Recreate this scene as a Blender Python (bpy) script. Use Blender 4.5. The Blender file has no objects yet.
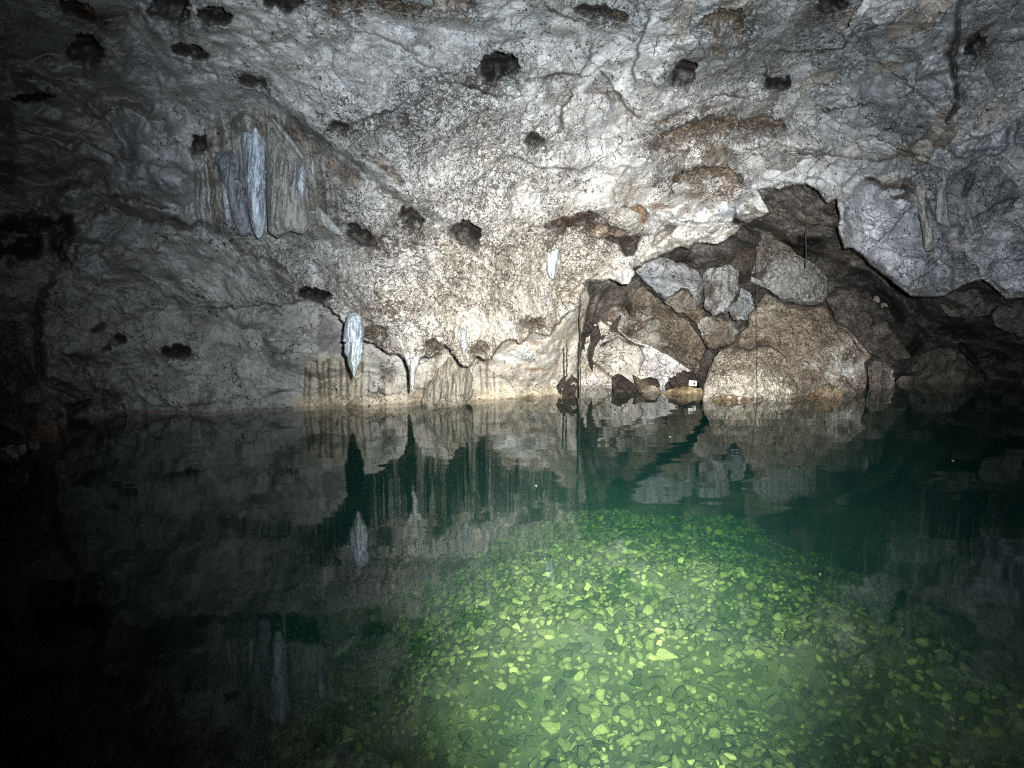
import bpy, math, random
import numpy as np
from mathutils import Vector

random.seed(7)
RNG = np.random.default_rng(11)
sc = bpy.context.scene
COL = sc.collection
F_PX, CX, CY = 742.0, 512.0, 384.0
CAM_H, PITCH = 1.5, math.radians(8.0)
CAM = np.array([0.0, 0.0, CAM_H])
FW = np.array([0.0, math.cos(PITCH), -math.sin(PITCH)])
UP = np.array([0.0, math.sin(PITCH), math.cos(PITCH)])
RT = np.array([1.0, 0.0, 0.0])


def at(px, py, d):
    """point seen at photo position (px, py) standing d metres in front of the camera"""
    px, py, d = np.broadcast_arrays(np.asarray(px, float), np.asarray(py, float), np.asarray(d, float))
    return CAM + d[..., None] * (FW + ((px - CX) / F_PX)[..., None] * RT - ((py - CY) / F_PX)[..., None] * UP)


# ------------------------------------------------------------------ noise
def _hash(ix, iy, iz, seed):
    h = (ix.astype(np.int64) * 374761393 + iy.astype(np.int64) * 668265263 + iz.astype(np.int64) * 2147483647 + seed * 974634777) & 0xFFFFFFFF
    h = ((h ^ (h >> 13)) * 1274126177) & 0xFFFFFFFF
    h = ((h ^ (h >> 16)) * 2246822519) & 0xFFFFFFFF
    return ((h ^ (h >> 15)) & 0xFFFFFF) / float(0xFFFFFF)


def vnoise(p, seed=0):
    i = np.floor(p)
    f = p - i
    u = f * f * f * (f * (f * 6 - 15) + 10)
    x, y, z = i[..., 0], i[..., 1], i[..., 2]
    out = 0
    for dx in (0, 1):
        wx = u[..., 0] if dx else 1 - u[..., 0]
        for dy in (0, 1):
            wy = u[..., 1] if dy else 1 - u[..., 1]
            for dz in (0, 1):
                wz = u[..., 2] if dz else 1 - u[..., 2]
                out = out + wx * wy * wz * _hash(x + dx, y + dy, z + dz, seed)
    return out * 2 - 1


def fbm(p, octaves=4, seed=0, gain=0.5, ridged=False):
    a, s, out, tot = 1.0, 1.0, 0, 0
    for k in range(octaves):
        n = vnoise(p * s + 17.3 * k, seed + k)
        if ridged:
            n = 1 - 2 * np.abs(n)
        out = out + a * n
        tot += a
        a *= gain
        s *= 2.03
    return out / tot


def sstep(x, a, b):
    t = np.clip((x - a) / (b - a), 0, 1)
    return t * t * (3 - 2 * t)


# ------------------------------------------------------------------ materials
def new_mat(name):
    m = bpy.data.materials.new(name)
    m.use_nodes = True
    nt = m.node_tree
    nt.nodes.clear()
    return m, nt


class N:
    def __init__(self, nt):
        self.nt = nt

    def __call__(self, typ, **kw):
        n = self.nt.nodes.new(typ)
        for k, v in kw.items():
            if k.startswith('i_'):
                key = k[2:]
                key = int(key) if key.isdigit() else key.replace('_', ' ')
                if isinstance(v, bpy.types.NodeSocket):
                    self.nt.links.new(v, n.inputs[key])
                else:
                    n.inputs[key].default_value = v
            else:
                setattr(n, k, v)
        return n

    def math(self, op, a, b=None, c=None, clamp=False):
        n = self.nt.nodes.new('ShaderNodeMath')
        n.operation = op
        n.use_clamp = clamp
        for i, v in enumerate((a, b, c)):
            if v is None:
                continue
            if isinstance(v, bpy.types.NodeSocket):
                self.nt.links.new(v, n.inputs[i])
            else:
                n.inputs[i].default_value = v
        return n.outputs[0]

    def ramp(self, v, a, b, lo=0.0, hi=1.0):
        n = self.nt.nodes.new('ShaderNodeMapRange')
        n.interpolation_type = 'SMOOTHSTEP'
        self.nt.links.new(v, n.inputs[0])
        for i, q in zip((1, 2, 3, 4), (a, b, lo, hi)):
            n.inputs[i].default_value = q
        return n.outputs[0]

    def mix(self, f, a, b, blend='MIX'):
        n = self.nt.nodes.new('ShaderNodeMix')
        n.data_type = 'RGBA'
        n.blend_type = blend
        for key, v in ((0, f), (6, a), (7, b)):
            if isinstance(v, bpy.types.NodeSocket):
                self.nt.links.new(v, n.inputs[key])
            else:
                n.inputs[key].default_value = v if key == 0 else (*v, 1)
        return n.outputs[2]


def rock_material(name, bump=0.012, rough=0.75):
    m, nt = new_mat(name)
    n = N(nt)
    co = n('ShaderNodeTexCoord').outputs['Object']
    tint = n('ShaderNodeAttribute', attribute_name='tint').outputs['Color']
    pit = n('ShaderNodeAttribute', attribute_name='pit').outputs['Fac']
    crk = n('ShaderNodeAttribute', attribute_name='crackle').outputs['Fac']
    warp = n('ShaderNodeTexNoise', i_Vector=co, i_Scale=5.0, i_Detail=4.0).outputs['Color']
    vm = n('ShaderNodeVectorMath', operation='MULTIPLY_ADD')
    nt.links.new(warp, vm.inputs[0])
    vm.inputs[1].default_value = (0.28, 0.28, 0.28)
    nt.links.new(co, vm.inputs[2])
    wco = vm.outputs[0]
    # worm-like etched lines
    w1 = n('ShaderNodeTexNoise', i_Vector=wco, i_Scale=12.0, i_Detail=4.0, i_Roughness=0.6).outputs['Fac']
    line1 = n.ramp(n.math('ABSOLUTE', n.math('SUBTRACT', w1, 0.5)), 0.004, 0.022, 1.0, 0.0)
    w2 = n('ShaderNodeTexNoise', i_Vector=co, i_Scale=26.0, i_Detail=3.0, i_Roughness=0.6).outputs['Fac']
    w3 = n('ShaderNodeTexNoise', i_Vector=wco, i_Scale=13.0, i_Detail=5.0, i_Roughness=0.62).outputs['Fac']
    gate = n('ShaderNodeTexNoise', i_Vector=co, i_Scale=2.3, i_Detail=5.0, i_Roughness=0.65).outputs['Fac']
    dens = n.math('MULTIPLY', n.math('ADD', pit, n.math('MULTIPLY', n.math('SUBTRACT', gate, 0.5), 5.5)), 0.085)
    h1 = n.ramp(n.math('ADD', w2, dens), 0.672, 0.70)
    h2 = n.ramp(n.math('ADD', w3, dens), 0.70, 0.735)
    lg = n.math('MULTIPLY', line1, n.ramp(n.math('ADD', pit, n.math('SUBTRACT', gate, 0.5)), 0.25, 0.75))
    w4 = n('ShaderNodeTexNoise', i_Vector=wco, i_Scale=21.0, i_Detail=3.0, i_Roughness=0.55).outputs['Fac']
    l2 = n.ramp(n.math('ABSOLUTE', n.math('SUBTRACT', w4, 0.47)), 0.004, 0.02, 1.0, 0.0)
    l2 = n.math('MULTIPLY', l2, n.ramp(n.math('ADD', n.math('MULTIPLY', pit, 0.8), n.math('MULTIPLY', n.math('SUBTRACT', gate, 0.5), 2.0)), 0.3, 0.8))
    lg = n.math('MAXIMUM', lg, n.math('MULTIPLY', l2, 0.8))
    pits = n.math('MAXIMUM', n.math('MULTIPLY', lg, 0.9), n.math('MAXIMUM', h1, h2), clamp=True)
    # crackle of joints
    e1 = n('ShaderNodeTexVoronoi', feature='DISTANCE_TO_EDGE', i_Vector=wco, i_Scale=2.2).outputs['Distance']
    e2 = n('ShaderNodeTexVoronoi', feature='DISTANCE_TO_EDGE', i_Vector=wco, i_Scale=6.5).outputs['Distance']
    g2 = n.ramp(n('ShaderNodeTexNoise', i_Vector=co, i_Scale=1.4, i_Detail=3.0).outputs['Fac'], 0.42, 0.6)
    j = n.math('MAXIMUM', n.ramp(e1, 0.0, 0.022, 1.0, 0.0), n.math('MULTIPLY', n.ramp(e2, 0.0, 0.05, 0.8, 0.0), g2))
    j = n.math('MULTIPLY', n.math('MULTIPLY', j, crk), n.ramp(w1, 0.35, 0.6), clamp=True)
    dark = n.math('MAXIMUM', pits, j)
    # mineral variation
    v1 = n('ShaderNodeTexNoise', i_Vector=co, i_Scale=3.2, i_Detail=8.0, i_Roughness=0.68).outputs['Fac']
    v2 = n('ShaderNodeTexNoise', i_Vector=wco, i_Scale=38.0, i_Detail=5.0, i_Roughness=0.7).outputs['Fac']
    c = n.mix(n.ramp(v1, 0.3, 0.7), n.mix(1.0, tint, (0.66, 0.63, 0.60), 'MULTIPLY'), n.mix(1.0, tint, (1.26, 1.26, 1.25), 'MULTIPLY'))
    c = n.mix(n.ramp(v2, 0.36, 0.64), n.mix(1.0, c, (0.76, 0.75, 0.73), 'MULTIPLY'), n.mix(1.0, c, (1.12, 1.12, 1.12), 'MULTIPLY'))
    c = n.mix(n.math('MULTIPLY', dark, 0.93), c, n.mix(1.0, c, (0.16, 0.13, 0.105), 'MULTIPLY'))
    h = n.math('SUBTRACT', n.math('ADD', n.math('MULTIPLY', v1, 1.2), n.math('MULTIPLY', v2, 0.55)), n.math('MULTIPLY', dark, 0.8))
    b = n('ShaderNodeBump', i_Strength=1.0, i_Distance=bump * 2.2, i_Height=h)
    p = n('ShaderNodeBsdfPrincipled', i_Base_Color=c, i_Roughness=rough, i_Normal=b.outputs[0])
    p.inputs['Specular IOR Level'].default_value = 0.32
    o = n('ShaderNodeOutputMaterial')
    nt.links.new(p.outputs[0], o.inputs[0])
    return m


def calcite_material(name):
    m, nt = new_mat(name)
    n = N(nt)
    co = n('ShaderNodeTexCoord').outputs['Object']
    tint = n('ShaderNodeAttribute', attribute_name='tint').outputs['Color']
    mp = n('ShaderNodeMapping', i_Vector=co)
    mp.inputs['Scale'].default_value = (19, 19, 3.4)
    s1 = n('ShaderNodeTexNoise', i_Vector=mp.outputs[0], i_Scale=1.0, i_Detail=5.0, i_Roughness=0.62).outputs['Fac']
    s2 = n('ShaderNodeTexNoise', i_Vector=co, i_Scale=34.0, i_Detail=5.0, i_Roughness=0.65).outputs['Fac']
    c = n.mix(n.ramp(s1, 0.34, 0.58), n.mix(1.0, tint, (0.34, 0.34, 0.36), 'MULTIPLY'), tint)
    c = n.mix(n.ramp(s2, 0.35, 0.65), n.mix(1.0, c, (0.72, 0.72, 0.72), 'MULTIPLY'), c)
    h = n.math('ADD', n.math('MULTIPLY', s1, 1.4), n.math('MULTIPLY', s2, 0.5))
    b = n('ShaderNodeBump', i_Strength=1.0, i_Distance=0.03, i_Height=h)
    p = n('ShaderNodeBsdfPrincipled', i_Base_Color=c, i_Roughness=0.48, i_Normal=b.outputs[0])
    o = n('ShaderNodeOutputMaterial')
    nt.links.new(p.outputs[0], o.inputs[0])
    return m


def plain_material(name, col, rough=0.7, var=0.35, scale=40.0):
    m, nt = new_mat(name)
    n = N(nt)
    co = n('ShaderNodeTexCoord').outputs['Object']
    v = n('ShaderNodeTexNoise', i_Vector=co, i_Scale=scale, i_Detail=4.0).outputs['Fac']
    c = n.mix(n.ramp(v, 0.3, 0.7), tuple(q * (1 - var) for q in col), tuple(min(1, q * (1 + var * 0.4)) for q in col))
    b = n('ShaderNodeBump', i_Strength=0.4, i_Distance=0.003, i_Height=v)
    p = n('ShaderNodeBsdfPrincipled', i_Base_Color=c, i_Roughness=rough, i_Normal=b.outputs[0])
    o = n('ShaderNodeOutputMaterial')
    nt.links.new(p.outputs[0], o.inputs[0])
    return m


def cobble_material(name):
    m, nt = new_mat(name)
    n = N(nt)
    co = n('ShaderNodeTexCoord').outputs['Object']
    rnd = n('ShaderNodeObjectInfo').outputs['Random']
    at_ = n('ShaderNodeAttribute', attribute_name='shade').outputs['Fac']
    r = n.math('FRACT', n.math('ADD', n.math('MULTIPLY', rnd, 1.0), at_))
    v = n('ShaderNodeTexNoise', i_Vector=co, i_Scale=9.0, i_Detail=5.0, i_Roughness=0.65).outputs['Fac']
    c = n.mix(r, (0.09, 0.092, 0.05), (0.42, 0.38, 0.175))
    c = n.mix(n.ramp(r, 0.86, 0.97), c, (0.62, 0.55, 0.27))
    c = n.mix(n.ramp(v, 0.3, 0.72), n.mix(1.0, c, (0.45, 0.5, 0.45), 'MULTIPLY'), c)
    b = n('ShaderNodeBump', i_Strength=0.8, i_Distance=0.02, i_Height=v)
    p = n('ShaderNodeBsdfPrincipled', i_Base_Color=c, i_Roughness=0.8, i_Normal=b.outputs[0])
    o = n('ShaderNodeOutputMaterial')
    nt.links.new(p.outputs[0], o.inputs[0])
    return m


def water_material(name):
    m, nt = new_mat(name)
    n = N(nt)
    co = n('ShaderNodeTexCoord').outputs['Object']
    mp = n('ShaderNodeMapping', i_Vector=co)
    mp.inputs['Scale'].default_value = (1.0, 2.2, 1.0)
    w = n('ShaderNodeTexNoise', i_Vector=mp.outputs[0], i_Scale=1.1, i_Detail=2.0, i_Roughness=0.4).outputs['Fac']
    w2 = n('ShaderNodeTexNoise', i_Vector=mp.outputs[0], i_Scale=9.0, i_Detail=2.0, i_Roughness=0.5).outputs['Fac']
    patch = n.ramp(n('ShaderNodeTexNoise', i_Vector=co, i_Scale=0.5, i_Detail=2.0).outputs['Fac'], 0.45, 0.65)
    h = n.math('ADD', n.math('MULTIPLY', w, 1.0), n.math('MULTIPLY', n.math('MULTIPLY', w2, 0.06), patch))
    b = n('ShaderNodeBump', i_Strength=1.0, i_Distance=0.0045, i_Height=h)
    fr = n('ShaderNodeFresnel', i_IOR=1.33, i_Normal=b.outputs[0])
    back = n('ShaderNodeNewGeometry').outputs['Backfacing']
    fac = n.math('MULTIPLY', fr.outputs[0], n.math('SUBTRACT', 1.0, back), clamp=True)
    g = n('ShaderNodeBsdfGlossy', i_Roughness=0.04, i_Normal=b.outputs[0])
    g.inputs['Color'].default_value = (1, 1, 1, 1)
    t = n('ShaderNodeBsdfTransparent')
    mx = n('ShaderNodeMixShader', i_0=fac)
    nt.links.new(t.outputs[0], mx.inputs[1])
    nt.links.new(g.outputs[0], mx.inputs[2])
    ab = n('ShaderNodeVolumeAbsorption', i_Density=ABS_D)
    ab.inputs['Color'].default_value = ABS_C
    vs = n('ShaderNodeVolumeScatter', i_Density=SCA_D, i_Anisotropy=0.0)
    vs.inputs['Color'].default_value = SCA_C
    ad = n('ShaderNodeAddShader')
    nt.links.new(ab.outputs[0], ad.inputs[0])
    nt.links.new(vs.outputs[0], ad.inputs[1])
    o = n('ShaderNodeOutputMaterial')
    nt.links.new(mx.outputs[0], o.inputs['Surface'])
    nt.links.new(ad.outputs[0], o.inputs['Volume'])
    return m


ABS_D, ABS_C = 0.80, (0.585, 0.74, 0.56, 1)
SCA_D, SCA_C = 0.030, (0.15, 0.58, 0.68, 1)

ROCK = rock_material('limestone')
CALC = calcite_material('calcite')
COBB = cobble_material('yellow_stone')  # stones tinted from dark olive to pale yellow
CORD = plain_material('dark_cord', (0.03, 0.027, 0.024))
WHITE = plain_material('white_card', (0.8, 0.8, 0.78), 0.5, 0.05)
INK = plain_material('black_ink', (0.02, 0.02, 0.022), 0.6)
FLECK = plain_material('dry_leaf', (0.20, 0.19, 0.16))
WATER = water_material('pool_water')
BEDM = plain_material('silt', (0.13, 0.13, 0.07), 0.9, 0.45, 5.0)


# ------------------------------------------------------------------ mesh helpers
def tag(o, label=None, cat=None, group=None, kind=None):
    for k, v in (('label', label), ('category', cat), ('group', group), ('kind', kind)):
        if v:
            o[k] = v
    return o


def mesh_np(name, V, quads, mat, tint=None, pit=None, crk=None, tris=None, smooth=True):
    me = bpy.data.meshes.new(name)
    V = np.asarray(V, np.float32)
    quads = np.asarray(quads, np.int32).reshape(-1, 4)
    tris = np.zeros((0, 3), np.int32) if tris is None else np.asarray(tris, np.int32).reshape(-1, 3)
    me.vertices.add(len(V))
    me.vertices.foreach_set('co', V.ravel())
    loops = np.concatenate([quads.ravel(), tris.ravel()])
    me.loops.add(len(loops))
    me.loops.foreach_set('vertex_index', loops)
    tot = np.concatenate([np.full(len(quads), 4), np.full(len(tris), 3)]).astype(np.int32)
    st = np.concatenate([[0], np.cumsum(tot)[:-1]]).astype(np.int32)
    me.polygons.add(len(tot))
    me.polygons.foreach_set('loop_start', st)
    me.polygons.foreach_set('loop_total', tot)
    me.polygons.foreach_set('use_smooth', np.full(len(tot), smooth))
    me.update(calc_edges=True)
    if tint is not None:
        a = me.attributes.new('tint', 'FLOAT_COLOR', 'POINT')
        a.data.foreach_set('color', np.concatenate([np.clip(tint, 0, 1), np.ones((len(V), 1))], 1).astype(np.float32).ravel())
    for nm, arr in (('pit', pit), ('crackle', crk)):
        if arr is not None:
            a = me.attributes.new(nm, 'FLOAT', 'POINT')
            a.data.foreach_set('value', np.broadcast_to(np.asarray(arr, np.float32), (len(V),)).copy())
    me.materials.append(mat)
    o = bpy.data.objects.new(name, me)
    COL.objects.link(o)
    return o


def rebase(o):
    """put the origin at the base of the mesh"""
    me = o.data
    n = len(me.vertices)
    co = np.empty(n * 3, np.float32)
    me.vertices.foreach_get('co', co)
    co = co.reshape(-1, 3)
    b = np.array([co[:, 0].mean(), co[:, 1].mean(), co[:, 2].min()])
    me.vertices.foreach_set('co', (co - b).astype(np.float32).ravel())
    me.update()
    o.location = b
    return o


def seg_dist(X, Y, pts):
    best = np.full(X.shape, 1e9)
    for (x0, y0), (x1, y1) in zip(pts[:-1], pts[1:]):
        dx, dy = x1 - x0, y1 - y0
        L = dx * dx + dy * dy + 1e-9
        t = np.clip(((X - x0) * dx + (Y - y0) * dy) / L, 0, 1)
        best = np.minimum(best, (X - x0 - t * dx) ** 2 + (Y - y0 - t * dy) ** 2)
    return np.sqrt(best)


def poly_sd(X, Y, pts):
    """signed distance, positive inside"""
    d = seg_dist(X, Y, list(pts) + [pts[0]])
    ins = np.zeros(X.shape, bool)
    k = len(pts)
    for i in range(k):
        x0, y0 = pts[i]
        x1, y1 = pts[(i + 1) % k]
        if y0 == y1:
            continue
        c = ((y0 > Y) != (y1 > Y)) & (X < (x1 - x0) * (Y - y0) / (y1 - y0) + x0)
        ins ^= c
    return np.where(ins, d, -d)


# ------------------------------------------------------------------ camera
cd = bpy.data.cameras.new('camera')
cd.sensor_width = 36.0
cd.lens = F_PX / 1024 * 36.0
cd.clip_start, cd.clip_end = 0.05, 400
cam = bpy.data.objects.new('camera', cd)
COL.objects.link(cam)
cam.location = CAM
cam.rotation_euler = (math.radians(90) - PITCH, 0, 0)
sc.camera = cam

# ------------------------------------------------------------------ the cave shell
def tps(ctrl):
    c = np.array(ctrl, float)
    P = c[:, :2] / 300.0
    n = len(c)

    def U(r2):
        return np.where(r2 > 0, r2 * np.log(r2 + 1e-12), 0)
    K = U(((P[:, None] - P[None]) ** 2).sum(-1)) + 0.02 * np.eye(n)
    Q = np.concatenate([np.ones((n, 1)), P], 1)
    A = np.zeros((n + 3, n + 3))
    A[:n, :n], A[:n, n:], A[n:, :n] = K, Q, Q.T
    w = np.linalg.solve(A, np.concatenate([c[:, 2], np.zeros(3)]))

    def ev(X, Y):
        x, y = np.clip(X, -500, 1500) / 300.0, np.clip(Y, -420, 560) / 300.0
        out = w[n] + w[n + 1] * x + w[n + 2] * y
        for i in range(n):
            out = out + w[i] * U((x - P[i, 0]) ** 2 + (y - P[i, 1]) ** 2)
        return out
    return ev


def axis(lo, a, b, hi, step=1.0, growth=1.12):
    mid = list(np.arange(a, b + 0.01, step))
    left, s, v = [], step, a
    while v > lo:
        s *= growth
        v -= s
        left.append(v)
    right, s, v = [], step, b
    while v < hi:
        s *= growth
        v += s
        right.append(v)
    return np.array(left[::-1] + mid + right)


GX = axis(-900, -12, 1036, 1900)
GY = axis(-800, -10, 426, 700)
X, Y = np.meshgrid(GX, GY)
PXN = np.stack([X, Y, np.zeros_like(X)], -1)
WX = X + 5.0 * fbm(PXN / 30.0, 4, 101, 0.6) + 1.5 * vnoise(PXN / 5.0, 103)
WY = Y + 5.0 * fbm(PXN / 30.0, 4, 102, 0.6) + 1.5 * vnoise(PXN / 5.0, 104)
EXN = np.stack([X + 2.0 * (WX - X) / 5, Y + 2.0 * (WY - Y) / 5], -1)

A_CTRL = [(-450, -300, 3.6), (-450, 100, 4.8), (-450, 400, 5.6), (1450, -300, 4.2), (1450, 100, 5.6), (1450, 350, 7.0),
          (512, -400, 3.2), (100, -350, 3.2), (900, -350, 3.4), (-100, -50, 4.4), (0, 0, 4.9), (250, 0, 5.2), (512, 0, 5.3), (800, 0, 5.6), (1024, 0, 5.8),
          (0, 120, 5.9), (130, 110, 6.1), (250, 120, 6.5), (400, 120, 6.2), (512, 120, 6.5), (700, 120, 6.9), (800, 120, 7.1), (1024, 120, 6.9),
          (0, 200, 7.0), (150, 200, 7.0), (270, 200, 6.9), (400, 210, 6.6), (512, 210, 7.1), (620, 215, 7.7), (700, 220, 7.8), (860, 220, 7.7), (950, 240, 7.6), (1024, 220, 7.3),
          (0, 300, 7.4), (100, 300, 7.9), (200, 300, 8.1), (300, 290, 7.3), (400, 320, 6.8), (440, 365, 6.8), (480, 330, 7.1), (550, 290, 8.2), (600, 270, 8.2), (640, 265, 8.4), (900, 280, 8.0), (1024, 290, 7.6),
          (100, 400, 8.3), (0, 400, 7.6), (230, 350, 8.3), (230, 408, 8.6)]
B_CTRL = [(-450, 100, 5.5), (-450, 400, 6.2), (-100, 430, 7.2), (0, 300, 7.4), (60, 420, 8.3), (125, 414, 8.4), (125, 300, 8.0), (230, 300, 8.2), (230, 409, 8.65), (300, 407, 8.8), (300, 330, 8.4),
          (400, 404, 9.05), (400, 350, 8.9), (460, 401, 9.2), (520, 397, 9.5), (520, 340, 8.9), (550, 310, 8.6), (560, 394, 9.75), (560, 340, 9.2), (585, 300, 9.3), (590, 389, 10.3), (640, 360, 11.2), (640, 300, 10.6),
          (300, 560, 8.9), (560, 560, 9.9), (0, 560, 8.0), (800, 400, 11.5), (1450, 400, 9.0)]
C_CTRL = [(580, 290, 9.4), (600, 300, 10.8), (640, 290, 11.0), (600, 390, 11.0), (700, 250, 10.9), (760, 210, 9.9), (800, 195, 9.5), (840, 215, 9.3), (800, 240, 10.2), (850, 265, 11.0), (900, 320, 11.2), (940, 310, 9.9), (990, 300, 9.4), (1024, 310, 9.2),
          (960, 350, 10.9), (1024, 360, 10.6), (800, 380, 11.6), (900, 385, 11.4), (1100, 380, 10.2), (1450, 300, 8.0), (1450, 450, 8.6), (800, 560, 11.6), (600, 560, 11.2), (0, 300, 9.5)]

fA, fB, fC = tps(A_CTRL), tps(B_CTRL), tps(C_CTRL)
DA, DB, DC = fA(X, Y), fB(X, Y), fC(X, Y)

LIP = [(-2000, 330), (290, 305), (303, 299), (316, 297), (330, 308), (343, 322), (362, 338), (376, 343), (390, 352), (402, 356), (414, 372), (422, 360), (434, 358), (446, 345), (458, 364), (470, 366), (480, 356), (492, 360),
       (503, 340), (520, 345), (532, 334), (548, 336), (560, 318), (575, 312), (586, 282), (601, 284)]
EDGE = [(586, 282), (601, 282), (610, 279), (622, 283), (630, 279), (635, 268), (645, 263), (655, 258), (670, 252), (681, 247), (690, 250), (694, 244), (706, 243), (716, 244), (726, 239), (735, 234), (742, 226), (755, 219), (770, 212),
        (766, 203), (757, 190), (768, 187), (780, 188), (793, 184), (806, 184), (818, 190), (826, 202), (837, 199), (839, 215), (838, 226), (842, 240), (844, 248), (853, 247), (862, 254), (872, 266), (886, 276), (900, 288), (910, 296), (926, 297), (944, 296),
        (956, 289), (966, 284), (984, 279), (994, 288), (1006, 299), (1016, 299), (1030, 297), (1100, 312), (2000, 330), (2000, 720), (576, 720), (577, 400), (579, 345), (584, 322), (590, 300)]
LIPOLY = LIP + [(640, 330), (700, 720), (-2000, 720)]
sdB = poly_sd(WX, WY, LIPOLY)
sdC = poly_sd(EXN[..., 0], EXN[..., 1], EDGE)
mB = sstep(sdB, -0.4, 0.9)
mC = sstep(sdC, -0.4, 0.9)
D = DA * (1 - mB) + DB * mB
D = D * (1 - mC) + DC * mC
inA = (1 - mB) * (1 - mC)
inB = mB * (1 - mC)

PB = at(X, Y, D)            # smooth positions, for the 3D noise
bigA = fbm(PB * 0.75, 3, 1)
midn = fbm(PB * 2.1 + 0.4 * bigA[..., None], 4, 5, 0.55)
rid = fbm(PB * np.array([1.5, 1.5, 2.2]), 4, 9, 0.5, True)
fine = fbm(PB * 9.0, 4, 21, 0.6)
D = D - 0.24 * bigA - 0.15 * midn - 0.08 * rid * (0.6 + 0.6 * mC)
# angular facets: quantised cells of tilted planes
def facets(P, scale, seed, ids=False):
    q = P * scale
    i = np.floor(q)
    best = np.full(P.shape[:-1], 1e9)
    val = np.zeros(P.shape[:-1])
    cid = np.zeros(P.shape[:-1])
    for dx in (-1, 0, 1):
        for dy in (-1, 0, 1):
            for dz in (-1, 0, 1):
                cx, cy, cz = i[..., 0] + dx, i[..., 1] + dy, i[..., 2] + dz
                o = np.stack([cx + _hash(cx, cy, cz, seed), cy + _hash(cx, cy, cz, seed + 1), cz + _hash(cx, cy, cz, seed + 2)], -1)
                r = q - o
                d2 = (r ** 2).sum(-1)
                g = np.stack([_hash(cx, cy, cz, seed + 3) - .5, _hash(cx, cy, cz, seed + 4) - .5, _hash(cx, cy, cz, seed + 5) - .5], -1)
                pl = (r * g).sum(-1) + (_hash(cx, cy, cz, seed + 6) - .5) * .5
                m = d2 < best
                best = np.where(m, d2, best)
                val = np.where(m, pl, val)
                cid = np.where(m, _hash(cx, cy, cz, seed + 8), cid)
    return (val, cid) if ids else val
PW = PB + 0.16 * np.stack([fbm(PB * 2.6, 3, 31), fbm(PB * 2.6, 3, 32), fbm(PB * 2.6, 3, 33)], -1)
smoothL = sstep(X, 430, 150) * sstep(Y, 330, 200)          # rounded bulges and scoops at the upper left
bil = np.abs(vnoise(PB * np.array([0.95, 0.95, 1.35]) + 0.35 * midn[..., None], 141))
bil2 = np.abs(vnoise(PB * np.array([2.3, 2.3, 3.0]) + 0.3 * bigA[..., None], 143))
wB = 0.35 + 0.65 * smoothL
D = D - wB * (0.85 * np.minimum(bil, 0.5) + 0.22 * np.minimum(bil2, 0.5) * (1 - 0.6 * smoothL)) + 0.16 * wB
fac1, cid1 = facets(PW, 1.3, 61, True)
fac2, cid2 = facets(PW, 4.2, 71, True)
rightA = sstep(X, 560, 720)
facw = (0.25 + 0.75 * rightA) * (1 - 0.7 * smoothL) + 0.7 * mC
D = D - facw * ((0.80 + 0.45 * rightA * inA) * fac1 + 0.26 * fac2) - 0.022 * fine * (1 - 0.6 * smoothL)
lay = PW[..., 2] * 5.0 + PW[..., 0] * 0.8
D = D - 0.10 * rightA * (lay - np.floor(lay)) * sstep(fbm(PB * 1.1, 2, 77), -0.1, 0.3)

# ---- colour zones (D gets its etched relief once the pit zones are known) (mineral colours, stains and painted shade)
G_ = lambda x, y, rx, ry: np.exp(-(((WX - x) / rx) ** 2 + ((WY - y) / ry) ** 2))
def lerp(a, b, m):
    return a * (1 - m[..., None]) + np.array(b) * m[..., None]
tint = np.ones(X.shape + (3,)) * np.array([0.40, 0.415, 0.425])
stainN = sstep(fbm(PB * 1.7, 5, 41, 0.6), -0.05, 0.45)
stainN2 = sstep(fbm(PB * 5.0, 4, 45, 0.6), 0.0, 0.5)
tint = lerp(tint, (0.53, 0.49, 0.42), np.clip(G_(560, 330, 190, 120), 0, 1) * 0.95)
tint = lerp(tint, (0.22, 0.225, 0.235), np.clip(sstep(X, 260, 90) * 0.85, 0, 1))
tint = lerp(tint, (0.30, 0.32, 0.36), np.clip(G_(905, 235, 75, 60), 0, 1) * inA)
tint = lerp(tint, (0.33, 0.34, 0.37), np.clip(sstep(X, 760, 880) * inA * 0.6, 0, 1))
tint = lerp(tint, (0.30, 0.305, 0.30), np.clip(sstep(X, 320, 290) * sstep(Y, 255, 290) * 0.6, 0, 1))
tint = lerp(tint, (0.30, 0.235, 0.175), np.sqrt(stainN * stainN2) * (0.10 + 0.45 * np.clip(G_(560, 230, 170, 90) + G_(430, 240, 120, 70), 0, 1)) * inA)
tint = lerp(tint, (0.045, 0.038, 0.032), mC * (0.8 + 0.2 * stainN))  # brown recess rock, tinted darker to paint its shade
tint = lerp(tint, (0.15, 0.14, 0.125), mC * G_(800, 215, 60, 40))  # back wall of the recess painted lighter, as if lit
tint = lerp(tint, (0.64, 0.66, 0.68), stainN2 * 0.6 * np.clip(G_(600, 330, 130, 70) + G_(560, 130, 80, 70), 0, 1) * (1 - mC))
tint = tint * (1 - 0.45 * mC * sstep(X, 850, 900))[..., None]  # deeper shade at the right end painted into the tint
tone = 0.78 + 0.44 * cid1
tone2 = 0.86 + 0.28 * cid2
kk = np.clip(facw, 0, 1)
tint = tint * (1 - kk + kk * tone * tone2)[..., None]
tint = lerp(tint, (0.25, 0.20, 0.15), kk * inA * sstep(cid2, 0.86, 0.9) * 0.6)
pit = 0.35 + 0.25 * fbm(PB * 1.2, 3, 51)
pit = pit + 0.40 * np.clip(G_(430, 280, 140, 90) + 0.9 * G_(420, 130, 120, 80) + 0.5 * G_(300, 240, 80, 40) + 0.45 * G_(560, 250, 90, 60), 0, 1)
pit = pit * (1 - 0.7 * smoothL) * (1 - 0.5 * G_(560, 30, 110, 50)) * (1 - 0.35 * inB)
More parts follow.
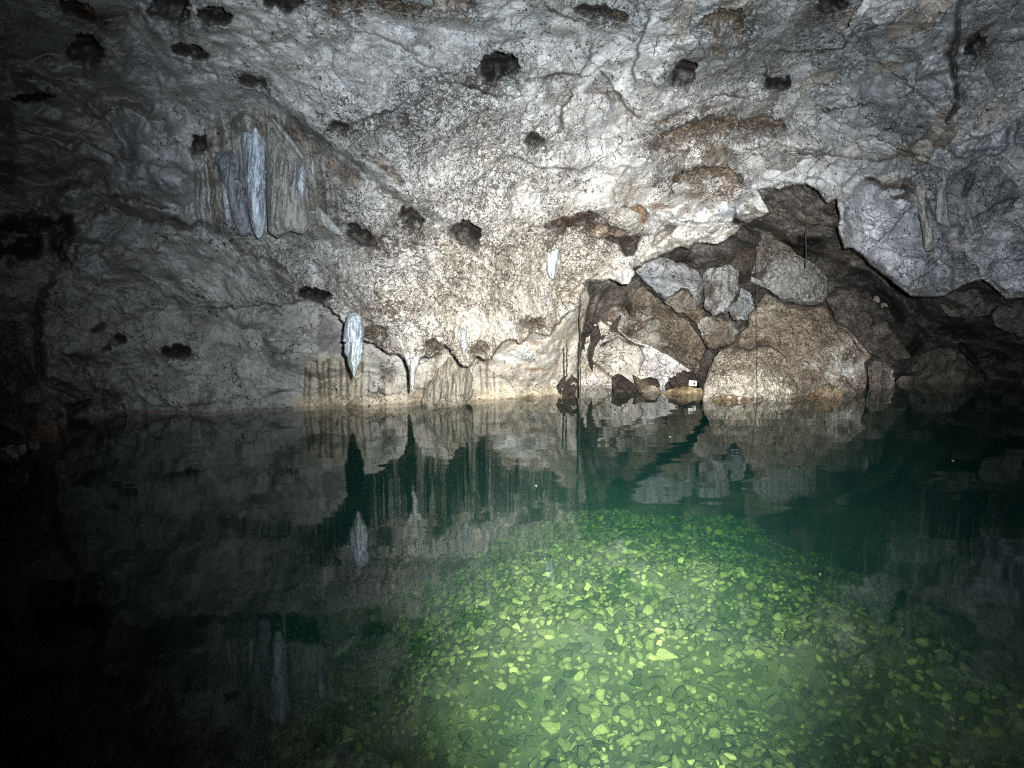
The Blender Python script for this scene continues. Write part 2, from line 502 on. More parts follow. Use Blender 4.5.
crk = 0.22 + 0.50 * np.clip(G_(560, 110, 130, 80) + rightA * inA + mC * 0.5, 0, 1)
etch = np.abs(fbm(PB * 13.0 + 0.5 * midn[..., None], 3, 55, 0.6))
D = D + 0.035 * np.clip(pit, 0.15, 1.1) * (sstep(etch, 0.22, 0.0) - 0.3)

def box(pts, m):
    xs = [p[0] for p in pts]
    ys = [p[1] for p in pts]
    i0, i1 = np.searchsorted(GX, (min(xs) - m, max(xs) + m))
    j0, j1 = np.searchsorted(GY, (min(ys) - m, max(ys) + m))
    return slice(j0, j1), slice(i0, i1)

def stroke(pts, w, depth, col=None, amt=0.8, rag=0.9):
    s = box(pts, w * 4 + 14)
    if D[s].size == 0:
        return
    d = seg_dist(WX[s], WY[s], pts)
    e0 = np.hypot(WX[s] - pts[0][0], WY[s] - pts[0][1])
    e1 = np.hypot(WX[s] - pts[-1][0], WY[s] - pts[-1][1])
    tap = 0.35 + 0.65 * sstep(np.minimum(e0, e1), 0, 6 * w)
    ww = w * tap * np.clip(1 + rag * fbm(PXN[s] / 11.0, 2, 7), 0.12, 2)
    g = np.exp(-(d / np.maximum(ww, 0.35)) ** 2)
    fade = np.clip(0.75 + 0.9 * vnoise(PXN[s] / 17.0 + 3.3, 8), 0.1, 1)
    D[s] += depth * g * fade
    if col is not None:
        tint[s] = lerp(tint[s], col, np.clip(g * amt * 1.2 * fade, 0, 1))


def scarp(pts, h, L=35.0, side=1, dark=0.0, sharp=1.5, off=0.0):
    """a step: the side to the right of the line's direction (side=1, y down) lies deeper and eases back over L px"""
    s = box(pts, L * 2.2 + 10)
    if D[s].size == 0:
        return
    x, y = WX[s], WY[s]
    best = np.full(x.shape, 1e18)
    sg = np.zeros(x.shape)
    for (x0, y0), (x1, y1) in zip(pts[:-1], pts[1:]):
        dx, dy = x1 - x0, y1 - y0
        LL = dx * dx + dy * dy + 1e-9
        t = np.clip(((x - x0) * dx + (y - y0) * dy) / LL, 0, 1)
        q = (x - x0 - t * dx) ** 2 + (y - y0 - t * dy) ** 2
        m = q < best - 1e-9
        best = np.where(m, q, best)
        sg = np.where(m, np.sign(dx * (y - y0) - dy * (x - x0)), sg)
    d = np.sqrt(best)
    sd = d * sg * side
    e0 = np.hypot(x - pts[0][0], y - pts[0][1])
    e1 = np.hypot(x - pts[-1][0], y - pts[-1][1])
    tap = sstep(np.minimum(e0, e1), 0, 22)
    D[s] += h * tap * np.exp(-(np.maximum(sd, 0) / L) ** 1.5) * sstep(sd, -sharp, sharp)
    D[s] -= 0.3 * h * tap * np.exp(-(np.maximum(-sd, 0) / (L * 0.6)) ** 1.5) * sstep(-sd, -sharp, sharp)
    if dark:
        g = np.exp(-((sd - 1.5) / 2.2) ** 2) * tap * np.clip(0.6 + 0.9 * vnoise(PXN[s] / 13.0, 12), 0.05, 1)
        tint[s] = lerp(tint[s], DK, np.clip(g * dark, 0, 1))

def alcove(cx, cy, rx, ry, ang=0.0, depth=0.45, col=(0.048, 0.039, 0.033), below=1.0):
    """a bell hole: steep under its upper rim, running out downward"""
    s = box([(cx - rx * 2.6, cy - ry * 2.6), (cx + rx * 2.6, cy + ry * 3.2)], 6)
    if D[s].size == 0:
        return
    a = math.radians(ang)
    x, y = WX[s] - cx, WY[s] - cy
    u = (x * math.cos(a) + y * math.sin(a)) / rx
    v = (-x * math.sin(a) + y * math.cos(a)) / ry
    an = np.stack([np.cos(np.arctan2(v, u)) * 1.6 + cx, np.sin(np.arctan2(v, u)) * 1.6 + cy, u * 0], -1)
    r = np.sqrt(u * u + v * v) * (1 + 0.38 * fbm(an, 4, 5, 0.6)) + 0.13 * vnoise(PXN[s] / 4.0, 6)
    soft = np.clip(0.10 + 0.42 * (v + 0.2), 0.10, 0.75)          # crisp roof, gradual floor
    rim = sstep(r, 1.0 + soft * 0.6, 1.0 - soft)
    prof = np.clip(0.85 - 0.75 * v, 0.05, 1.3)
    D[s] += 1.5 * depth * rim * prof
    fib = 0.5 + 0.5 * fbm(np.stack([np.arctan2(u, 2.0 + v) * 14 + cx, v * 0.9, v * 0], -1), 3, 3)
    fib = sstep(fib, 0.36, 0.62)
    st = rim * np.clip(1.05 - np.clip(v + 0.45, 0, 2) * (0.35 + 0.75 * fib), 0.0, 1)  # stain plus painted shade, darkest under the roof
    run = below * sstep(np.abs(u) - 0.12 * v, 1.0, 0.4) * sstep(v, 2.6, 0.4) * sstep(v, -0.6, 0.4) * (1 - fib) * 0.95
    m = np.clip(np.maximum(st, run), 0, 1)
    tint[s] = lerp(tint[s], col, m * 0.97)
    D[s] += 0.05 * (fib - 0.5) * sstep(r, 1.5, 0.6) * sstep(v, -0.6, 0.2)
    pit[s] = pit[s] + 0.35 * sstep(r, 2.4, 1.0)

def raised(pts, h, col=None, amt=1.0, bev=4.0, dome=0.0, pitv=None):
    s = box(pts, 12)
    if D[s].size == 0:
        return
    sd = poly_sd(WX[s], WY[s], pts)
    m = sstep(sd, -0.6, bev)
    D[s] -= h * m + dome * sstep(sd, 0, 26)
    if col is not None:
        tint[s] = lerp(tint[s], col, np.clip(m * amt, 0, 1))
    if pitv is not None:
        pit[s] = pit[s] * (1 - m) + pitv * m

BR, DK, WH, BL = (0.15, 0.10, 0.07), (0.075, 0.06, 0.05), (0.66, 0.67, 0.68), (0.50, 0.55, 0.62)
# scoops and rolls at the upper left
for pts, w, dp in [([(0, 70), (40, 78), (70, 92), (88, 112), (108, 128), (122, 150), (130, 180)], 6, 0.22), ([(108, 112), (122, 101), (138, 108), (158, 124)], 4, 0.30),
                   ([(10, 130), (55, 134), (80, 142), (72, 160), (78, 190)], 5, 0.18), ([(0, 190), (14, 178), (22, 175)], 4, 0.25), ([(60, 5), (85, 14), (105, 32), (118, 42)], 5, 0.25),
                   ([(160, 92), (182, 112), (192, 132)], 4, 0.13), ([(65, 205), (62, 190), (80, 183), (110, 190), (140, 200), (190, 215)], 5, 0.16), ([(25, 60), (60, 58), (68, 72)], 2.5, 0.08),
                   ([(112, 45), (128, 52), (130, 70), (118, 78)], 3, 0.13)]:
    scarp(pts, dp * 1.5, 46, -1, 0.10, 6)
raised([(20, 195), (75, 170), (150, 150), (195, 165), (205, 200), (190, 228), (150, 215), (95, 205), (60, 215)], 0.10, None, 1, 14, 0.22)
raised([(100, 120), (150, 112), (185, 140), (200, 175), (190, 210), (150, 200), (120, 170)], 0.05, (0.26, 0.28, 0.31), 0.6, 16, 0.2)
raised([(0, 85), (70, 95), (105, 130), (120, 170), (60, 180), (0, 170)], 0.05, None, 1, 16, 0.25)
for x0 in (198, 206, 214, 220):      # fluted grey folds beside the drapery
    stroke([(x0 - 4, 158), (x0, 190), (x0 + 3, 236)], 2.2, 0.09, DK, 0.5)
stroke([(0, 228), (30, 222), (60, 228), (58, 240), (25, 246), (0, 250)], 12, 0.9, DK, 0.9)
stroke([(62, 222), (100, 208), (140, 216), (190, 226), (200, 222)], 5, 0.16, DK, 0.75)
stroke([(115, 196), (140, 200), (165, 206)], 5, 0.10, DK, 0.8)
raised([(190, 150), (215, 125), (236, 104), (262, 98), (285, 112), (305, 140), (316, 180), (330, 215), (345, 236), (300, 242), (250, 242), (215, 238), (198, 225)], 0.10, (0.29, 0.285, 0.275), 0.8, 14, 0.10, 0.15)
_s = box([(190, 95), (345, 245)], 4)
_f = fbm(np.stack([(X[_s] - 0.10 * (Y[_s] - 100)) / 6.0, Y[_s] / 110.0, 0 * X[_s]], -1), 3, 321, 0.6)
_m = sstep(X[_s], 192, 208) * sstep(X[_s] - 0.35 * (Y[_s] - 120), 318, 296) * sstep(Y[_s], 100, 128) * sstep(Y[_s], 243, 226)
D[_s] -= 0.11 * _f * _m
tint[_s] = lerp(tint[_s], (0.16, 0.145, 0.12), _m * sstep(_f, 0.0, -0.3) * 0.7)
tint[_s] = lerp(tint[_s], (0.40, 0.43, 0.47), _m * sstep(_f, 0.1, 0.4) * sstep(X[_s], 285, 265) * 0.7)
# lower left knobbly wall
stroke([(36, 245), (60, 250), (66, 262), (45, 290), (36, 320), (36, 350), (46, 392), (62, 416)], 4, 0.20, DK, 0.8)
stroke([(50, 384), (80, 392), (105, 398), (75, 410), (60, 405)], 10, 0.5, DK, 0.8)
stroke([(95, 330), (110, 322), (120, 340), (105, 352)], 5, 0.2, DK, 0.8)
stroke([(60, 355), (85, 362), (110, 366)], 5, 0.2, DK, 0.7)
stroke([(233, 270), (233, 305)], 0.9, 0.05, DK, 0.9)
stroke([(148, 390), (160, 398), (175, 410)], 1.5, 0.08, DK, 0.8)
stroke([(176, 408), (215, 402), (250, 406), (270, 392), (300, 388)], 1.2, 0.05, DK, 0.8)
kn = sstep(X, 190, 130) * sstep(Y, 260, 310) * sstep(Y, 425, 400)
D -= kn * (0.10 * fbm(PB * 5, 3, 81, 0.6) + 0.10 * facets(PW, 6.0, 83))
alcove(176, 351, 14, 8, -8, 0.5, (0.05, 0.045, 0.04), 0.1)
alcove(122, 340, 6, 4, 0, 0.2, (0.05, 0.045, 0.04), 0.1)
# diagonal brow running down from the drapery toward the middle
stroke([(270, 95), (300, 120), (345, 150), (380, 180), (420, 205), (470, 225)], 5, -0.10, (0.38, 0.38, 0.38), 0.3)
stroke([(285, 130), (320, 155), (352, 178), (378, 192), (395, 200)], 9, 0.10, BR, 0.6)
stroke([(355, 150), (380, 165), (400, 182)], 6, 0.05, BR, 0.55)
stroke([(230, 250), (270, 262), (300, 282), (320, 300)], 2.0, 0.05, DK, 0.5)
scarp([(235, 85), (270, 100), (300, 122), (345, 152), (380, 182), (420, 207), (470, 228), (500, 240)], 0.16, 55, 1, 0.12, 9)
# bell holes
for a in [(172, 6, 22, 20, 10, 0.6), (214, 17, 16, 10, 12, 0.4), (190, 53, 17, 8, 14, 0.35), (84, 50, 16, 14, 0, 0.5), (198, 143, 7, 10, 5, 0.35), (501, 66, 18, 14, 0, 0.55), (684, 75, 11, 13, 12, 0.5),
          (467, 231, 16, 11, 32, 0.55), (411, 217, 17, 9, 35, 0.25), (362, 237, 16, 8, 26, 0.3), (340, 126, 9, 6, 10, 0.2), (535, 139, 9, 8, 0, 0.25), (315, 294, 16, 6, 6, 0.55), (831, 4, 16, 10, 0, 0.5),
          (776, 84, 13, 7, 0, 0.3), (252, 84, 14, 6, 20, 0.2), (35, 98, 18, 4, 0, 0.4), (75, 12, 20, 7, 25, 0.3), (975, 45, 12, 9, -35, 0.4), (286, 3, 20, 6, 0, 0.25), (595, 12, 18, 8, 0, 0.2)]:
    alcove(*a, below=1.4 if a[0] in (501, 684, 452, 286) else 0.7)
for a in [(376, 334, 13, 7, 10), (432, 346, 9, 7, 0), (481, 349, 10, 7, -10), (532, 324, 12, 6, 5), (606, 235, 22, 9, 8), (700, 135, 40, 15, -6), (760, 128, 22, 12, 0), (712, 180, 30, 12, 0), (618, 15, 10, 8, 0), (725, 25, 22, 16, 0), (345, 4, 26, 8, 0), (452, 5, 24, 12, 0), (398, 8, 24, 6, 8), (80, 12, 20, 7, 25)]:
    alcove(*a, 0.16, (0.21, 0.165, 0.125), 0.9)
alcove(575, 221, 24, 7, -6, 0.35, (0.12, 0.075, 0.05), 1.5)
stroke([(587, 219), (600, 219), (612, 231)], 2.2, 0.3, DK, 0.9)
raised([(598, 236), (612, 236), (640, 234), (634, 258), (624, 256), (618, 246)], -0.4, (0.06, 0.045, 0.035), 0.95, 3)  # dark hollow, its shade painted as a near-black tint
raised([(668, 226), (680, 228), (660, 245), (650, 252), (655, 238)], -0.3, (0.08, 0.06, 0.048), 0.95, 3)
# white calcite rolls over the ledge above the boulders
stroke([(588, 278), (604, 278), (622, 277), (630, 268), (640, 256), (660, 246), (676, 240), (690, 243), (712, 238), (730, 231), (742, 224)], 6, -0.16, (0.74, 0.72, 0.68), 0.9)
stroke([(648, 210), (650, 235), (640, 250), (634, 262)], 8, -0.14, WH, 0.85)
stroke([(670, 222), (700, 216), (730, 212), (745, 196), (765, 183), (790, 178)], 9, -0.10, (0.56, 0.60, 0.66), 0.85)
stroke([(735, 205), (737, 220), (745, 226)], 2, 0.08, DK, 0.7)
stroke([(674, 221), (700, 224), (728, 222)], 1.4, 0.08, DK, 0.8)
stroke([(640, 208), (655, 207), (668, 211), (700, 210)], 2, 0.05, (0.30, 0.18, 0.11), 0.6)
stroke([(622, 205), (640, 208), (644, 220), (636, 230)], 3, 0.12, (0.22, 0.14, 0.09), 0.9)
stroke([(613, 188), (616, 202), (619, 200)], 2, 0.14, DK, 0.9)
raised([(654, 217), (660, 213), (667, 215), (668, 221), (661, 226), (656, 223)], 0.10, WH, 0.9, 3)
raised([(772, 185), (800, 176), (835, 178), (848, 188), (838, 200), (828, 203), (818, 190), (800, 182)], 0.05, (0.40, 0.42, 0.44), 0.8, 4)
# long fold of calcite between the two holes, top middle
stroke([(640, 90), (636, 115), (640, 140), (632, 160), (618, 180)], 5, -0.10, (0.42, 0.40, 0.37), 0.6)
stroke([(648, 125), (668, 122), (690, 112), (720, 108), (735, 100)], 3, 0.10, BR, 0.8)
stroke([(648, 145), (665, 150), (690, 152)], 3, 0.07, BR, 0.7)
stroke([(610, 100), (605, 130), (600, 165)], 6, -0.07, BL, 0.55)
stroke([(585, 110), (582, 140), (585, 165)], 5, -0.05, BL, 0.4)
for pts in [[(528, 80), (545, 78), (560, 74), (580, 76), (588, 62), (592, 45), (598, 36)], [(565, 78), (570, 95), (562, 110), (565, 140)], [(600, 70), (612, 85), (632, 110), (645, 120)], [(440, 82), (470, 86), (510, 97), (535, 96)],
            [(350, 125), (370, 118), (395, 108), (410, 95)], [(655, 0), (640, 40), (632, 90)], [(760, 5), (748, 40), (742, 65)], [(540, 5), (560, 16), (590, 22), (600, 18)],
            [(770, 100), (765, 60), (790, 30), (795, 5)], [(765, 50), (800, 53), (840, 50), (850, 35)], [(845, 40), (870, 30), (890, 25), (905, 8)], [(820, 75), (845, 68), (870, 65)], [(880, 65), (905, 80), (925, 100), (945, 115)],
            [(795, 110), (840, 108), (880, 100)], [(690, 105), (730, 95), (760, 100)], [(500, 150), (540, 165), (580, 172), (600, 160)], [(360, 30), (390, 40), (420, 55)], [(960, 155), (985, 148), (1012, 140)],
            [(965, 222), (985, 210), (1005, 200), (1024, 196)], [(860, 130), (900, 150), (930, 160)], [(780, 150), (830, 155), (880, 160), (920, 155)], [(930, 300), (958, 268), (960, 255)]]:
    scarp(pts, 0.10 + 0.10 * ((pts[0][0] * 7 + pts[0][1]) % 10) / 10, 30, 1 if (pts[0][0] + pts[0][1]) % 3 else -1, 0.4)
    stroke(pts, 0.8, 0.05, DK, 0.65)
stroke([(528, 80), (545, 78), (562, 74)], 3, 0.08, DK, 0.8)
stroke([(585, 92), (600, 90), (618, 98)], 9, 0.06, BR, 0.5)
# the tall crack on the right
stroke([(960, -10), (957, 35), (950, 52), (958, 80), (957, 108), (948, 124)], 2.2, 0.30, (0.10, 0.085, 0.075), 0.8)
scarp([(960, -10), (957, 35), (950, 52), (958, 80), (957, 108), (948, 124)], 0.2, 40, -1, 0.2)
stroke([(952, 40), (975, 35), (995, 24)], 3, 0.12, (0.14, 0.11, 0.09), 0.8)
raised([(948, 143), (985, 134), (1007, 125), (1011, 146), (995, 155), (965, 161), (950, 160)], 0.16, (0.36, 0.37, 0.41), 0.9, 4)
raised([(1014, 116), (1040, 108), (1060, 120), (1060, 150), (1024, 150), (1014, 143)], 0.18, (0.30, 0.32, 0.36), 0.9, 5)
raised([(843, 205), (856, 182), (880, 176), (905, 180), (930, 200), (958, 260), (955, 292), (925, 298), (900, 288), (872, 265), (843, 245)], 0.13, (0.30, 0.32, 0.37), 0.75, 6, 0.08, 0.3)
stroke([(866, 178), (888, 184), (912, 186), (905, 196), (890, 196)], 5, 0.16, DK, 0.85)
stroke([(905, 290), (925, 286), (950, 284), (958, 272)], 3, -0.07, (0.33, 0.35, 0.39), 0.6)
raised([(985, 278), (995, 250), (1020, 240), (1060, 250), (1060, 300), (1024, 298), (1008, 299)], 0.10, (0.36, 0.37, 0.42), 0.85, 5)
stroke([(955, 170), (975, 178), (965, 195)], 6, 0.12, DK, 0.6)
for q in range(7):
    stroke([(953 + q * 3, 205), (957 + q * 3, 228), (963 + q * 4, 250)], 1.1, 0.04, (0.42, 0.40, 0.36) if q % 2 else DK, 0.6)
# cracks in the recess, their shade painted near-black
for pts in [[(735, 222), (765, 235), (790, 250), (815, 255), (845, 268), (880, 292), (900, 320)], [(800, 240), (835, 247)], [(905, 355), (925, 335), (945, 330), (985, 335)], [(960, 345), (985, 375)], [(990, 312), (1024, 322)]]:
    stroke(pts, 7, 1.1, (0.03, 0.026, 0.023), 0.9, 0.5)
# cracks around the pale ground left of the boulders
stroke([(584, 330), (588, 340), (586, 352), (578, 366), (572, 372)], 2.0, 0.10, DK, 0.9)
stroke([(578, 322), (585, 318), (600, 317)], 1.8, 0.08, DK, 0.9)
for pts in [[(510, 368), (520, 382), (535, 392), (546, 396)], [(575, 322), (560, 345), (556, 372)], [(527, 370), (548, 368)], [(445, 345), (430, 380), (418, 402)], [(556, 330), (562, 300), (575, 290)], [(505, 350), (520, 340), (545, 345)]]:
    stroke(pts, 1.4, 0.05, (0.25, 0.17, 0.10), 0.8)
stroke([(510, 366), (516, 374), (524, 384), (534, 392)], 4, 0.06, (0.30, 0.20, 0.11), 0.6)
stroke([(500, 362), (530, 355), (552, 358)], 8, -0.06, (0.62, 0.66, 0.68), 0.7)
stroke([(548, 300), (556, 315), (570, 318)], 10, -0.05, (0.62, 0.65, 0.68), 0.6)
for pts in [[(455, 285), (465, 305)], [(478, 290), (486, 320)], [(482, 310), (490, 335)], [(520, 250), (535, 290), (540, 305)], [(440, 300), (448, 315)]]:
    stroke(pts, 1.6, -0.05, (0.68, 0.66, 0.62), 0.8)
# drip-striped wall below the stalactite and band near the water
zz = at(X, Y, D)[..., 2]
strk = 0.5 + 0.5 * fbm(np.stack([X / 4.2, Y / 150.0, X * 0], -1), 3, 91, 0.6)
reg = np.clip(sstep(X, 299, 306) * sstep(X, 372, 362) * sstep(WY, 350, 364) + 0.55 * sstep(X, 370, 380) * sstep(X, 520, 500) * sstep(WY, 366, 384), 0, 1) * inB
tint = lerp(tint, (0.46, 0.43, 0.34), reg * 0.6)
tint = lerp(tint, (0.30, 0.26, 0.19), reg * sstep(strk, 0.45, 0.6) * 0.6)
D -= 0.03 * reg * (strk - 0.5)
raised([(319, 312), (344, 330), (344, 357), (316, 355)], -0.02, (0.21, 0.215, 0.22), 0.9, 4)
raised([(376, 356), (392, 360), (400, 372), (394, 383), (382, 372)], -0.02, (0.24, 0.24, 0.235), 0.85, 4)
for q, (x0, x1, ya, wq) in enumerate([(306, 304, 368, 1.6), (311, 309, 364, 2.2), (317, 322, 360, 2.0), (323, 326, 362, 1.2), (328, 330, 360, 2.0), (335, 336, 366, 1.0), (341, 341, 362, 1.8), (347, 348, 370, 1.2), (356, 356, 380, 1.3), (362, 361, 362, 2.0), (369, 369, 372, 1.0),
                                        (384, 385, 378, 0.9), (428, 420, 372, 1.0), (480, 482, 366, 1.2), (487, 487, 360, 1.6), (494, 495, 372, 1.0)]):
    _p = [(x0, ya), ((x0 + x1) / 2, (ya + 408) / 2), (x1, 412)]
    _s = box(_p, 10)
    _d = seg_dist(X[_s] + 0.8 * vnoise(PXN[_s] / 7.0, 5), Y[_s], _p)
    _g = np.exp(-(_d / (wq * (0.8 + 0.4 * vnoise(PXN[_s] / 14.0, q)))) ** 2) * inB[_s]
    tint[_s] = lerp(tint[_s], (0.10, 0.078, 0.05), _g * 0.85)
pit = pit * (1 - 0.75 * reg)
wb = sstep(zz, 0.20, 0.07) * sstep(X, 280, 310) * sstep(X, 610, 560)
tint = lerp(tint, (0.58, 0.50, 0.36), wb * 0.65 * (1 - reg * 0.5))
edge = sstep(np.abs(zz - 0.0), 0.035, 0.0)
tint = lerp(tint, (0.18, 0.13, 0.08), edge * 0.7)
tint = lerp(tint, (0.032, 0.030, 0.023), sstep(zz, 0.0, -0.05))  # submerged wall painted near-black, for the darkness of deep water

zz = at(X, Y, D)[..., 2]
D = D + 2.6 * sstep(zz, -0.04, -1.1)          # the rock is undercut below the water
P = at(X, Y, D)
ny, nx = X.shape
idx = np.arange(ny * nx).reshape(ny, nx)
Q = np.stack([idx[:-1, :-1], idx[1:, :-1], idx[1:, 1:], idx[:-1, 1:]], -1).reshape(-1, 4)
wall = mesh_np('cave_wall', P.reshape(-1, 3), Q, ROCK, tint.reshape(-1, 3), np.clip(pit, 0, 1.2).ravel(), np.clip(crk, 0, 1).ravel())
tag(wall, 'rough pale limestone cave wall and overhanging ceiling around the pool', 'cave wall', kind='structure')


# ------------------------------------------------------------------ loose rocks
def rock(name, label, cat, poly, d, T, col, col2=None, gx=0.0, gy=0.0, seed=1, nf=6, nt=150, nr=44, mat=None, pitv=0.4, crkv=0.95, rough=0.075, group=None, paint=None, flat=0.55, flute=0.0, back=0.9, jit=1.3, wl=True, grooves=()):
    """closed rock with the given outline; d at its middle, T thickness toward the viewer, gx/gy slope of its mid plane in metres per px"""
    rng = np.random.default_rng(seed)
    poly = np.array(poly, float)
    c = (poly.mean(0) + 0.5 * (poly.min(0) + poly.max(0))) / 2
    if d is None:
        d = float(D[np.searchsorted(GY, c[1]), np.searchsorted(GX, c[0])]) + 0.03
    th = np.linspace(0, 2 * np.pi, nt, endpoint=False)
    dx, dy = np.cos(th), np.sin(th)
    r = np.full(nt, 0.0)
    k = len(poly)
    for i in range(k):
        p, q = poly[i] - c, poly[(i + 1) % k] - c
        e = q - p
        den = dx * e[1] - dy * e[0]
        with np.errstate(divide='ignore', invalid='ignore'):
            t = (p[0] * e[1] - p[1] * e[0]) / den
            s = (p[0] * dy - p[1] * dx) / den
        ok = (t > 0) & (s >= -1e-6) & (s <= 1 + 1e-6) & np.isfinite(t)
        r = np.where(ok & (t > r), t, r)
    r = np.where(r <= 0, np.median(r[r > 0]), r)
    r = r + jit * vnoise(np.stack([dx * 4 + seed, dy * 4, dx * 0], -1), seed) + 0.6 * jit * vnoise(np.stack([dx * 11 + seed, dy * 11, dx * 0], -1), seed + 1)
    size = np.abs(poly - c).max(0)
    tf = np.concatenate([[0.0], np.linspace(0, 1, nr + 1)[1:] ** 0.8])
    nb = max(10, nr // 3)
    tb = np.linspace(1, 0, nb + 1)[1:]
    rings_t = np.concatenate([tf, tb])
    side = np.concatenate([np.ones(len(tf)), -np.ones(len(tb))])
    TT, TH = np.meshgrid(rings_t, np.arange(nt), indexing='ij')
    SS = np.repeat(side[:, None], nt, 1)
    ox, oy = TT * r[None] * dx[None], TT * r[None] * dy[None]
    px, py = c[0] + ox, c[1] + oy
    u, v = ox / size[0], oy / size[1]
    g = (1 - np.clip(TT, 0, 1) ** 2.6) ** 0.55
    gf = g.copy()
    for f in range(nf):
        a = rng.uniform(0, 2 * np.pi)
        sl = rng.uniform(0.3, 1.15)
        off = rng.uniform(0.45, 0.85)
        gf = np.minimum(gf, np.maximum(off + sl * (u * math.cos(a) + v * math.sin(a)) * 0.75, 0.02 + 0.35 * g))
    h = np.where(SS > 0, gf * T, -g * T * back)
    dd = d + gx * (px - c[0]) + gy * (py - c[1]) - h
    P = at(px, py, dd)
    n1 = fbm(P * 3.2 + seed * 3.1, 4, seed + 5, 0.55)
    n2 = fbm(P * 10.0 + seed, 4, seed + 9, 0.6)
    amp = np.where(SS > 0, 1.0, 0.5) * (1 - TT ** 6)
    fs = 1.9 / max(0.16, T) ** 0.8
    fc = facets(P + 0.06 * n1[..., None], fs, seed)
    fc2 = facets(P + 0.03 * n2[..., None], fs * 2.6, seed + 3)
    dd = dd - amp * (rough * n1 + rough * 0.4 * n2 + rough * 3.2 * fc + rough * 1.2 * fc2)
    for gp, gw, gd in grooves:
        gg = np.exp(-(seg_dist(px + 2.2 * n1, py + 2.2 * n2, gp) / gw) ** 2) * (SS > 0) * (1 - TT ** 8)
        dd = dd + gd * gg
    if flute:
        dd = dd - amp * flute * fbm(np.stack([px / 3.4 + 0.03 * py, py / 40.0, px * 0 + seed], -1), 2, seed)
    P = at(px, py, dd)
    t0 = np.ones(P.shape) * np.array(col)
    if col2 is not None:
        t0 = lerp(t0, col2, sstep(n1 + 0.4 * n2, -0.05, 0.3))
    if paint is not None:
        t0 = paint(px, py, t0, n1, n2)
    if wl:
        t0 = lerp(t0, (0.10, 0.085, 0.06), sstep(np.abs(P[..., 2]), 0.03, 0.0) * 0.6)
        t0 = lerp(t0, (0.030, 0.028, 0.022), sstep(P[..., 2], 0.0, -0.035))  # part under water painted near-black, as deep water would darken it
    for gp, gw, gd in grooves:
        t0 = lerp(t0, (0.06, 0.048, 0.04), np.exp(-(seg_dist(px + 2.2 * n1, py + 2.2 * n2, gp) / (gw * 0.8)) ** 2) * 0.85)
    V = P.reshape(-1, 3)
    R = len(rings_t)
    I = np.arange(R * nt).reshape(R, nt)
    I2 = np.roll(I, -1, 1)
    Qd = np.stack([I[:-1], I2[:-1], I2[1:], I[1:]], -1).reshape(-1, 4)
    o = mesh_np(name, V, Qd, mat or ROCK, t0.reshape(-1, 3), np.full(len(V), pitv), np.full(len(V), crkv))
    import bmesh
    bm = bmesh.new()
    bm.from_mesh(o.data)
    bmesh.ops.remove_doubles(bm, verts=bm.verts, dist=1e-5)
    bmesh.ops.recalc_face_normals(bm, faces=bm.faces)
    bm.to_mesh(o.data)
    bm.free()
    rebase(o)
    return tag(o, label, cat, group)


def big_paint(px, py, t, n1, n2):
    br = np.array((0.20, 0.16, 0.125))
    t = lerp(t, (0.66, 0.63, 0.54), sstep(py + 12 * n1, 366, 382) * sstep(px + 16 * n2, 800, 778))
    t = lerp(t, (0.62, 0.64, 0.63), np.clip(np.exp(-(((px - 838) / 24) ** 2 + ((py - 370) / 14) ** 2)) * 1.3, 0, 1) * sstep(n2, -0.25, 0.1))
    t = lerp(t, (0.48, 0.44, 0.38), sstep(px + 14 * n2, 738, 712) * 0.8)
    t = lerp(t, (0.10, 0.08, 0.065), np.exp(-((py - 346 + 0.06 * (px - 740)) / 5) ** 2) * sstep(px, 790, 760) * 0.8)
    t = lerp(t, (0.36, 0.33, 0.29), np.exp(-(((px - 766) / 18) ** 2 + ((py - 306) / 14) ** 2)) * 0.8)
    t = lerp(t, (0.40, 0.38, 0.34), np.exp(-((px - 850 + 0.6 * (py - 345)) / 9) ** 2) * sstep(py, 312, 330) * 0.7)
    return t

def slab_paint(px, py, t, n1, n2):
    e = (py - 318) - (px - 600) * 0.60
    t = lerp(t, (0.72, 0.69, 0.62), sstep(n1, -0.1, 0.3))
    t = lerp(t, (0.34, 0.24, 0.15), np.exp(-(((px - 592) / 14) ** 2 + ((py - 368) / 6) ** 2)) * 0.6)
    t = lerp(t, (0.66, 0.67, 0.70), sstep(px, 630, 660) * 0.7)
    return t

def lean_paint(px, py, t, n1, n2):
    t = lerp(t, (0.42, 0.41, 0.38), sstep(n1 + n2 * 0.6, 0.22, 0.42) * 0.8)
    return t

B = 'fallen limestone boulders at the far end of the pool'
rock('boulder', 'largest boulder, brown on top and pale along the waterline, right of the narrow gap', 'boulder',
     [(701, 412), (702, 399), (705, 384), (711, 366), (719, 350), (733, 341), (747, 326), (748, 314), (757, 304), (766, 292), (776, 297), (790, 305), (808, 307), (824, 304), (834, 319), (846, 327), (858, 340), (871, 356), (866, 363), (867, 380), (862, 396), (840, 408), (780, 414)],
     10.1, 0.58, (0.25, 0.21, 0.17), None, gy=-0.004, seed=3, nf=7, nt=320, nr=110, paint=big_paint, group=B, pitv=0.5, rough=0.11, grooves=[([(834, 318), (838, 327), (850, 336), (862, 352)], 0.9, 0.08)])
rock('boulder', 'pale mottled block at the waterline in front of the left half of the largest boulder', 'boulder',
     [(701, 412), (702, 399), (704, 385), (710, 367), (718, 352), (728, 348), (745, 349), (762, 346), (778, 349), (787, 358), (790, 371), (796, 384), (799, 399), (797, 412)],
     9.62, 0.46, (0.30, 0.26, 0.21), None, gy=-0.004, seed=4, nf=5, nt=220, nr=70, paint=big_paint, group=B, pitv=0.6, rough=0.08)
